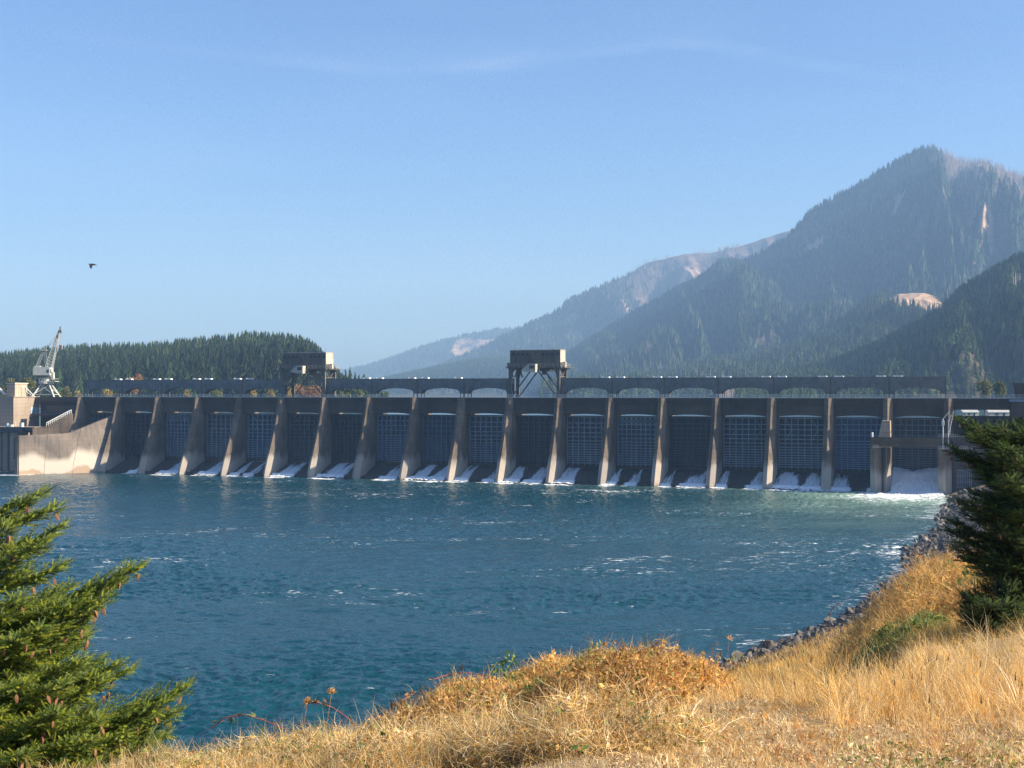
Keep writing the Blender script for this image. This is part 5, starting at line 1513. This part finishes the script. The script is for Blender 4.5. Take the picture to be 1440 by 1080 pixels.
bramble([ray(*p) for p in [(860, 935, 12.6), (885, 925, 12.6), (905, 925, 12.6)]], 'short bramble tip near the top of the golden thicket', 7, 6, DK)
def thistle(px, py, d, h, label, spread, seed):
    top = ray(px, py, d); root = empty('dried_seed_stalk', (top[0]-.04, top[1], top[2]-h)); tag(root, label, 'dried plant')
    m_ = MB(); m_.bar((-.05, 0, 0), (0, 0, h*.55), .007, None, 5); m_.bar((0, 0, h*.55), (.04, 0, h-.02), .006, None, 5); m_.build('stem', M['drystem'], root)
    r = np.random.default_rng(seed); n = 60
    D = unit(r.normal(size=(n, 3))*np.array([spread, spread, .5])+np.array([0, 0, .8]))
    V, F, C = ribbons(np.repeat([[.04, 0, h-.03]], n, 0), D, np.full(n, .055), np.full(n, .009), 2, .3, pick(STRAW+RUST, n, r), r)
    link('seed_head', np_mesh('seed_head', V, F, cols=C), M['straw'], root)
M['drystem'] = simple('dry_stem', [(.3, (.24, .12, .06)), (.7, (.42, .25, .12))], 20, .7, 0)
thistle(467, 969, 11.3, .62, 'taller dried stalk with an open star shaped seed head above the brambles', .9, 3)
thistle(433, 983, 11.3, .55, 'shorter dried stalk with a closed pointed seed head above the brambles', .35, 4)
def star_leaf(px, py, d, s, label, stem):
    c = ray(px, py, d); r = np.random.default_rng(3); root = empty('maple_leaf_sprig', tuple(c)); tag(root, label, 'leaf')
    V0, F0 = palm_leaf(r, 5); A = Matrix.Rotation(.5, 3, 'Y') @ Matrix.Rotation(1.2, 3, 'X')
    V = np.array([A @ Vector(v*s) for v in V0])
    link('leaf', np_mesh('leaf', V, F0, cols=np.repeat([[.55, .30, .14]], len(V), 0)), M['gleaf'], root)
    m_ = MB(); m_.bar((0, 0, 0), (-.03, .1, -stem), .004, None, 5); m_.build('stem', M['drystem'], root)
star_leaf(1025, 899, 14, .075, 'single tan star shaped leaf on a hair thin stem in front of the river', .45)
star_leaf(900, 916, 12.6, .055, 'small rust coloured leaf poking above the golden thicket', .25)
def leafy(px, py, d, h, label, n, seed, size):
    c = ray(px, py, d); r = np.random.default_rng(seed); root = empty('leafy_plant', (c[0], c[1], c[2]-h)); tag(root, label, 'plant')
    m_ = MB(); m_.bar((0, 0, 0), (.03, 0, h), .010, None, 5); m_.build('stem', M['gstem'], root)
    for k in range(n):
        z = h*(.15+.85*k/n); a = k*2.4
        P = np.array([[.03*z/h, 0, z]]); D = np.array([[math.cos(a), math.sin(a), .9]])
        f = unit(np.cross(unit(D), np.array([[0, 0, 1.]])))
        V, F, C = ribbons(P, D, np.array([size]), np.array([size*.3]), 4, .2, pick(GRN, 1, r)*1.2, r, .5, face=f)
        link('leaf', np_mesh('leaf', V, F, cols=C), M['gleaf'], root)
M['gstem'] = simple('green_stem', [(.3, (.10, .16, .04)), (.7, (.18, .24, .07))], 20, .6, 0)
leafy(683, 1043, 8.6, .30, 'broad leaved bright green plant at the bottom below the golden thicket', 13, 5, .13)
leafy(570, 1058, 8.6, .20, 'small yellow green sprout at the bottom left of the golden thicket', 7, 6, .10)
leafy(366, 1024, 10.6, .22, 'green leafed sprout among pale straw beside the arching red cane', 8, 7, .08)

# ------------------------------------------------------------------ riprap rocks along the water
def rock_mesh(seed):
    r = np.random.default_rng(seed); V = []; N = 10
    bm_pts = unit(r.normal(size=(16, 3)))*np.array([1, .8, .62])*(.75+.35*r.random((16, 1)))
    import bmesh
    bm = bmesh.new()
    for p in bm_pts: bm.verts.new(p)
    bmesh.ops.convex_hull(bm, input=bm.verts)
    for v in [v for v in bm.verts if not v.link_faces]: bm.verts.remove(v)
    bmesh.ops.bevel(bm, geom=list(bm.edges), offset=.05, segments=1, affect='EDGES')
    me = bpy.data.meshes.new('rock'); bm.to_mesh(me); bm.free(); me.materials.append(M['rock']); return me
m, nt, b = newmat('basalt')
oi = nt.nodes.new('ShaderNodeObjectInfo'); f = noise(nt, 2.2, 6, .7)
c = ramp(nt, f, [(.3, (.05, .048, .045)), (.55, (.13, .12, .11)), (.72, (.26, .245, .22))])
c = mixc(nt, 1.0, c, ramp(nt, oi.outputs['Random'], [(0, (.6, .6, .6)), (.8, (1.1, 1.05, .98)), (1, (1.9, 1.8, 1.65))]), 'MULTIPLY')
nt.links.new(c, b.inputs['Base Color']); b.inputs['Roughness'].default_value = .85; bump(nt, b, f, .8, .08)
M['rock'] = m
rocks = [rock_mesh(s_) for s_ in range(9)]
rr_ = np.random.default_rng(77)
cum = np.concatenate([[0], np.cumsum(np.hypot(*np.diff(SHORE, axis=0).T))])
s0 = cum[5]+8; s1 = cum[11]+6
nrock = 290
sp_ = s0+(s1-s0)*np.sort(rr_.random(nrock)**.9); off = -1.2+10.0*rr_.random(nrock)**1.2
px_ = np.interp(sp_, cum, SHORE[:, 0]); py_ = np.interp(sp_, cum, SHORE[:, 1])
tx = np.gradient(px_, sp_+np.arange(nrock)*1e-6); ty = np.gradient(py_, sp_+np.arange(nrock)*1e-6); tl = np.hypot(tx, ty)+1e-9
x = px_+ty/tl*off; y = py_-tx/tl*off; z = ground_z(x, y)
for k in range(nrock):
    o = bpy.data.objects.new('rock', rocks[k % 9]); COL.objects.link(o)
    s = .55+.75*rr_.random()**1.5
    o.location = (x[k], y[k], max(z[k], -.25)+.25*s); o.scale = (s, s*(.8+.4*rr_.random()), s*(.8+.3*rr_.random()))
    o.rotation_euler = tuple(rr_.random(3)*6.28)
    tag(o, 'grey angular boulder of the riprap along the right river bank', 'rock', 'riprap boulders along the right bank')
V, F = [], []
n = 9000; sp2 = s0+(s1-s0)*rr_.random(n); o2 = -1.5+15*rr_.random(n)
px_ = np.interp(sp2, cum, SHORE[:, 0]); py_ = np.interp(sp2, cum, SHORE[:, 1]); e = .5
tx = np.interp(sp2+e, cum, SHORE[:, 0])-px_; ty = np.interp(sp2+e, cum, SHORE[:, 1])-py_; tl = np.hypot(tx, ty)
x = px_+ty/tl*o2; y = py_-tx/tl*o2; z = ground_z(x, y)
R0 = rocks[0]; bv = [np.array([v.co[:] for v in q.vertices]) for q in rocks[:4]]
Vs, Fs, off_ = [], [], 0
for q in range(4):
    me0 = rocks[q]; me0.calc_loop_triangles(); tri = np.array([t.vertices[:] for t in me0.loop_triangles])
    idx = np.arange(q, n, 4); s = .25+.4*rr_.random(len(idx)); a = rr_.random(len(idx))*6.28
    v = bv[q][None]*s[:, None, None]; X_ = v[..., 0]*np.cos(a)[:, None]-v[..., 1]*np.sin(a)[:, None]; Y_ = v[..., 0]*np.sin(a)[:, None]+v[..., 1]*np.cos(a)[:, None]
    v = np.stack([X_+x[idx, None], Y_+y[idx, None], v[..., 2]+np.maximum(z[idx], -.3)[:, None]], -1)
    Vs.append(v.reshape(-1, 3)); Fs.append((tri[None]+(np.arange(len(idx))*len(bv[q]))[:, None, None]+off_).reshape(-1, 3)); off_ += len(idx)*len(bv[q])
tag(link('rubble', np_mesh('rubble', np.concatenate(Vs), np.concatenate(Fs)), M['rock']), kind='stuff')

# ------------------------------------------------------------------ fir trees with modelled needles and cones
def shoot_proto(seed, n=64):
    r = np.random.default_rng(seed); V = []; F = []
    V += [(-.012, 0, 0), (.012, 0, 0), (0, 0, 1.0)]; F.append((0, 1, 2))
    for k in range(n):
        t = (k+r.random())/n; a = k*2.399+r.random()*.6; fw = .55+.5*t
        L = (.175+.05*r.random())*(1-.25*t)
        out = np.array([math.cos(a), math.sin(a), fw]); out /= np.linalg.norm(out)
        b0 = np.array([0, 0, t*.97]); tip = b0+out*L; sd = np.cross(out, [0, 0, 1.]); sd = sd/(np.linalg.norm(sd)+1e-9)*.017
        i = len(V); V += [tuple(b0-sd), tuple(b0+sd), tuple(tip)]; F.append((i, i+1, i+2))
    return np.array(V), np.array(F)
SH = [shoot_proto(s_, 58) for s_ in range(4)]
M['needle'] = colmat('fir_needles', 1.0, .5, .30, .35)
def place_shoots(P, D, L, C, seed, wf=1.0):
    r = np.random.default_rng(seed); n = len(P); pick_ = r.integers(0, len(SH), n); Vs, Fs, Cs = [], [], []; off = 0
    D = unit(D); A = unit(np.cross(D, r.normal(size=(n, 3)))); B = np.cross(D, A)
    for k in range(len(SH)):
        i = np.where(pick_ == k)[0]; V, F = SH[k]
        if len(i) == 0: continue
        v = (V[None, :, 0:1]*A[i, None]*wf+V[None, :, 1:2]*B[i, None]*wf+V[None, :, 2:3]*D[i, None])*L[i, None, None]+P[i, None]
        Vs.append(v.reshape(-1, 3)); Fs.append((F[None]+(np.arange(len(i))*len(V))[:, None, None]+off).reshape(-1, 3)); off += len(i)*len(V)
        Cs.append(np.repeat(C[i], len(V), 0)*(.8+.4*r.random((len(i)*len(V), 1))))
    return np.concatenate(Vs), np.concatenate(Fs), np.concatenate(Cs)
def bough(start, tip, r, sc, wood, P, D, L, C, pal, cones, sag=.10, width=.36, dens=1.0, lift=.22):
    start = np.array(start, float); tip = np.array(tip, float); v = tip-start; Lb = np.linalg.norm(v)
    mid = start+v*.55-np.array([0, 0, Lb*sag])
    N = max(6, int(Lb/.10/sc*1.0)); pts = []
    for k in range(N+1):
        t = k/N; p = (1-t)**2*start+2*(1-t)*t*mid+t*t*tip; pts.append(p)
    for k in range(N):
        w_ = .020*sc*(1-.75*k/N)+.003
        wood.bar(pts[k], pts[k+1], w_, None, 5)
    nsub = int(Lb/(.042*sc)*dens)
    for k in range(nsub):
        t = .10+.90*(k+r.random()*.6)/nsub; i = min(N-1, int(t*N)); f = t*N-i; p = pts[i]*(1-f)+pts[min(N, i+1)]*f
        ax = unit(pts[i+1]-pts[i]); side = unit(np.cross(ax, [0, 0, 1.])); s_ = 1 if k % 2 else -1
        up = np.cross(side, ax)
        Ls = Lb*width*(1-t)**.75*(.7+.5*r.random())+.10*sc
        d = unit(ax*.85+side*s_*(.85)+up*(r.normal()*.28-.05)); 
        ns = max(1, int(Ls/(.075*sc)))
        q = p.copy()
        if ns > 2: wood.bar(p, p+d*Ls*.8, .005*sc, None, 3)
        for j in range(ns):
            tt = (j+.5)/ns
            for s2 in (-1, 1):
                dd = unit(d*.9+unit(np.cross(d, up))*s2*.75+up*(.10+.3*r.normal()))
                P.append(q+d*Ls*tt*.85); D.append(dd); L.append((.12+.06*r.random())*sc*(1.1-.4*tt)); C.append(pal[r.integers(0, len(pal))])
        P.append(q+d*Ls*.75); D.append(d+np.array([0, 0, lift])); L.append(.16*sc); C.append(pal[r.integers(0, len(pal))])
        if cones is not None and t > .5 and r.random() < cones: CN.append(p+d*Ls*(.3+.5*r.random())-np.array([0, 0, .045*sc]))
    for k in range(4):
        P.append(tip-v/Lb*.05*k*sc); D.append(v/Lb+np.array([0, 0, .6])+r.normal(size=3)*.35); L.append(.16*sc); C.append(pal[-1])
NEED = [(.05, .09, .018), (.10, .15, .022), (.19, .26, .03), (.30, .36, .04), (.40, .42, .05), (.24, .31, .09)]
NEEDR = [(.018, .036, .010), (.03, .058, .014), (.06, .10, .02), (.13, .19, .034)]
def make_cone_mesh():
    m_ = MB(); k = 7
    rings = []
    for z, w_ in ((0, .25), (-.15, .8), (-.4, 1.0), (-.7, .8), (-.92, .45), (-1, .1)):
        rings.append([(math.cos(6.283*i/8)*w_*.21*(1.15 if i % 2 else .85), math.sin(6.283*i/8)*w_*.21*(1.15 if i % 2 else .85), z) for i in range(8)])
    m_.loft(rings[::-1])
    me = bpy.data.meshes.new('cone'); me.from_pydata(m_.v, [], m_.f); me.materials.append(M['conem']); return me
CONEM = make_cone_mesh()
def fir(name, label, base, topz, boughs, sc, seed, pal, cones, ncones, extra=0, rad=1.5, zlo=0, zhi=1, dens=1.0, width=.36, tr=.07):
    global CN
    CN = []
    r = np.random.default_rng(seed); root = empty('fir_tree', tuple(base)); tag(root, label, 'tree')
    base = np.array(base, float); P, D, L, C = [], [], [], []
    wood = MB(); H = topz-base[2]
    tm = MB(); tm.cone((0, 0, -.3), (0, 0, H), tr, .012, 10); tm.build('trunk', M['bark'], root)
    for (px, py, d, zs) in boughs:
        tip = ray(px, py, d)-base
        st = np.array([0, 0, min(H*.97, max(.1, tip[2]-zs))])
        bough(st, tip, r, sc, wood, P, D, L, C, pal, cones, dens=dens, width=width)
    for k in range(extra):
        z = H*(zlo+(zhi-zlo)*r.random()); a = r.random()*6.283; Rb = rad*(1-z/H)**.8*(.75+.4*r.random())+.15
        tip = np.array([math.cos(a)*Rb, math.sin(a)*Rb, z+.12*Rb])
        bough((0, 0, z-.1), tip, r, sc, wood, P, D, L, C, pal, cones*.5 if cones else None, dens=dens*.8, width=width)
    wood.build('bough', M['bark'], root)
    V, F, C_ = place_shoots(np.array(P), np.array(D), np.array(L), np.array(C), seed)
    link('needles', np_mesh('needles', V, F, cols=C_), M['needle'], root)
    wp = [(FPX*(p[0]+base[0])/(p[1]+base[1])+720, p[1], p) for p in CN]
    wp = [q_ for q_ in wp if 0 < q_[0] < 1440 and q_[1] < .15]
    r.shuffle(wp); CN = [q_[2] for q_ in wp]
    for k, p in enumerate(CN[:ncones]):
        o = bpy.data.objects.new('cone', CONEM); COL.objects.link(o); o.parent = root
        s = (.060+.02*r.random())*max(1, sc*.8); o.location = (p[0], p[1], p[2]-.03); o.scale = (s, s, s); o.rotation_euler = (r.normal()*.25, r.normal()*.25, r.random()*6)
    return root
d = 11.5
lb = ray(-30, 1180, d)
LB = [(62, 690, 11.4, .25), (44, 705, 11.6, .25), (80, 712, 11.3, .2), (8, 738, 11.0, .3), (-20, 720, 11.6, .2), (88, 738, 11.5, .3), (60, 760, 10.9, .3), (88, 792, 11.3, .3), (80, 830, 11.8, .3), (95, 850, 11.0, .3),
      (196, 795, 11.3, .55), (150, 838, 11.1, .5), (172, 818, 11.5, .5), (130, 865, 11.4, .45), (60, 880, 10.7, .4), (168, 932, 11.4, .45), (150, 955, 11.1, .4), (120, 925, 10.9, .4), (90, 960, 10.6, .4), (264, 966, 11.3, .5),
      (235, 985, 11.1, .5), (205, 1010, 11.4, .45), (180, 1030, 11.0, .4), (250, 1000, 11.6, .5), (140, 1010, 10.7, .4), (100, 1040, 10.5, .4), (60, 1010, 10.4, .4), (30, 960, 10.5, .4), (20, 900, 10.6, .35), (25, 840, 10.8, .3), (10, 790, 11.0, .3), (40, 800, 11.5, .3),
      (120, 1075, 10.6, .4), (70, 1090, 10.4, .4), (200, 1060, 11.3, .4), (30, 1060, 10.2, .3), (-10, 1000, 10.4, .3), (0, 860, 11.8, .3), (110, 985, 11.9, .35), (60, 925, 11.9, .3), (160, 1050, 11.8, .4), (215, 1045, 11.0, .4), (235, 1030, 11.3, .4), (190, 1075, 10.8, .4), (150, 1085, 10.6, .4), (130, 1040, 10.5, .4), (85, 1000, 10.4, .4), (230, 1065, 11.2, .4)]
fir('a', 'bright green fir with hanging brown cones at the lower left corner', lb, ray(-30, 640, d)[2], LB, .62, 3, NEED, .95, 99, 46, 1.6, .0, .62, dens=1.35, width=.38)
d = 22.0
rb = ray(1530, 900, d)
RB = [(1342, 590, 21.6, .5), (1352, 602, 22.2, .5), (1362, 612, 21.2, .5), (1330, 628, 21.8, .6), (1380, 606, 22, .5), (1395, 600, 21.0, .5), (1412, 596, 21.4, .5), (1428, 606, 20.8, .5), (1440, 615, 21.4, .4), (1405, 625, 20.4, .5), (1425, 645, 20.2, .5), (1392, 640, 20.8, .5), (1410, 670, 20.0, .5), (1435, 690, 19.9, .4),
      (1352, 645, 22, .6), (1368, 662, 21.4, .6), (1360, 690, 21.8, .7), (1344, 702, 21.4, .7), (1330, 730, 21.8, .8), (1326, 742, 22.3, .8), (1336, 765, 21.5, .8), (1350, 780, 21.9, .7), (1372, 795, 21.3, .7), (1390, 778, 20.8, .6), (1400, 740, 20.4, .6), (1380, 720, 20.9, .6), (1420, 720, 20.2, .5), (1372, 750, 22.4, .6), (1410, 790, 20.6, .6), (1440, 760, 20.0, .5),
      (1370, 705, 20.8, .6), (1400, 700, 22.4, .6), (1350, 720, 22.6, .7), (1385, 680, 22.6, .6)]
fir('b', 'large dark fir in shade with a sunlit cone hung crown at the right edge', rb, ray(1530, 440, d)[2], [(q_[0]+9, q_[1]+3, q_[2], q_[3]) for q_ in RB], 1.0, 4, NEEDR, .4, 80, 150, 2.0, .10, .985, dens=1.15, width=.44, tr=.14)
yb = ray(1400, 884, 20.6)
fir('c', 'low dark young fir bush at the foot of the large fir at the right edge', yb, ray(1400, 815, 20.6)[2], [(1358, 838, 20.4, .3), (1356, 856, 20.6, .25), (1372, 868, 20.2, .2), (1392, 874, 20.0, .2), (1415, 868, 20.0, .2), (1436, 858, 20.2, .25), (1440, 838, 20.4, .3), (1385, 822, 20.8, .3), (1408, 814, 20.6, .3), (1428, 822, 20.4, .3), (1370, 828, 20.9, .3), (1390, 850, 19.9, .3), (1415, 846, 19.9, .3)], .9, 5, NEEDR, None, 0, 30, .55, .0, .9, dens=1.3, width=.6, tr=.05)

# ------------------------------------------------------------------ bird
c = ray(129, 372, 120)
root = empty('bird', tuple(c)); tag(root, 'small dark bird flying over the left wooded hill', 'bird'); root.rotation_euler = (0, R(8), R(0))
m_ = MB(); rings = []
for x_, r_ in ((-.34, .012), (-.28, .05), (-.20, .065), (-.08, .085), (.08, .08), (.20, .045), (.34, .03), (.42, .012)):
    rings.append([(x_, math.cos(6.283*i/10)*r_, math.sin(6.283*i/10)*r_*.9) for i in range(10)])
m_.loft(rings)
m_.add([(.30, -.02, 0), (.52, -.09, .0), (.52, .09, .0), (.30, .02, 0), (.30, 0, .02), (.5, 0, .02)], [(0, 1, 5, 4), (4, 5, 2, 3), (0, 3, 2, 1)])
m_.build('body', M['bird'], root, True)
for s_ in (-1, 1):
    m_ = MB()
    y1, z1 = s_*.28, (.10 if s_ > 0 else -.16); y2, z2 = s_*.62, (.02 if s_ > 0 else -.40)
    for q_ in (0, .012):
        pass
    m_.loft([[(-.12, s_*.05, .03), (.14, s_*.05, .03), (.14, s_*.05, .05), (-.12, s_*.05, .05)], [(-.14, y1, z1), (.14, y1, z1), (.14, y1, z1+.02), (-.14, y1, z1+.02)], [(.08, y2, z2), (.26, y2, z2), (.26, y2, z2+.01), (.08, y2, z2+.01)]])
    m_.build('wing', M['bird'], root)
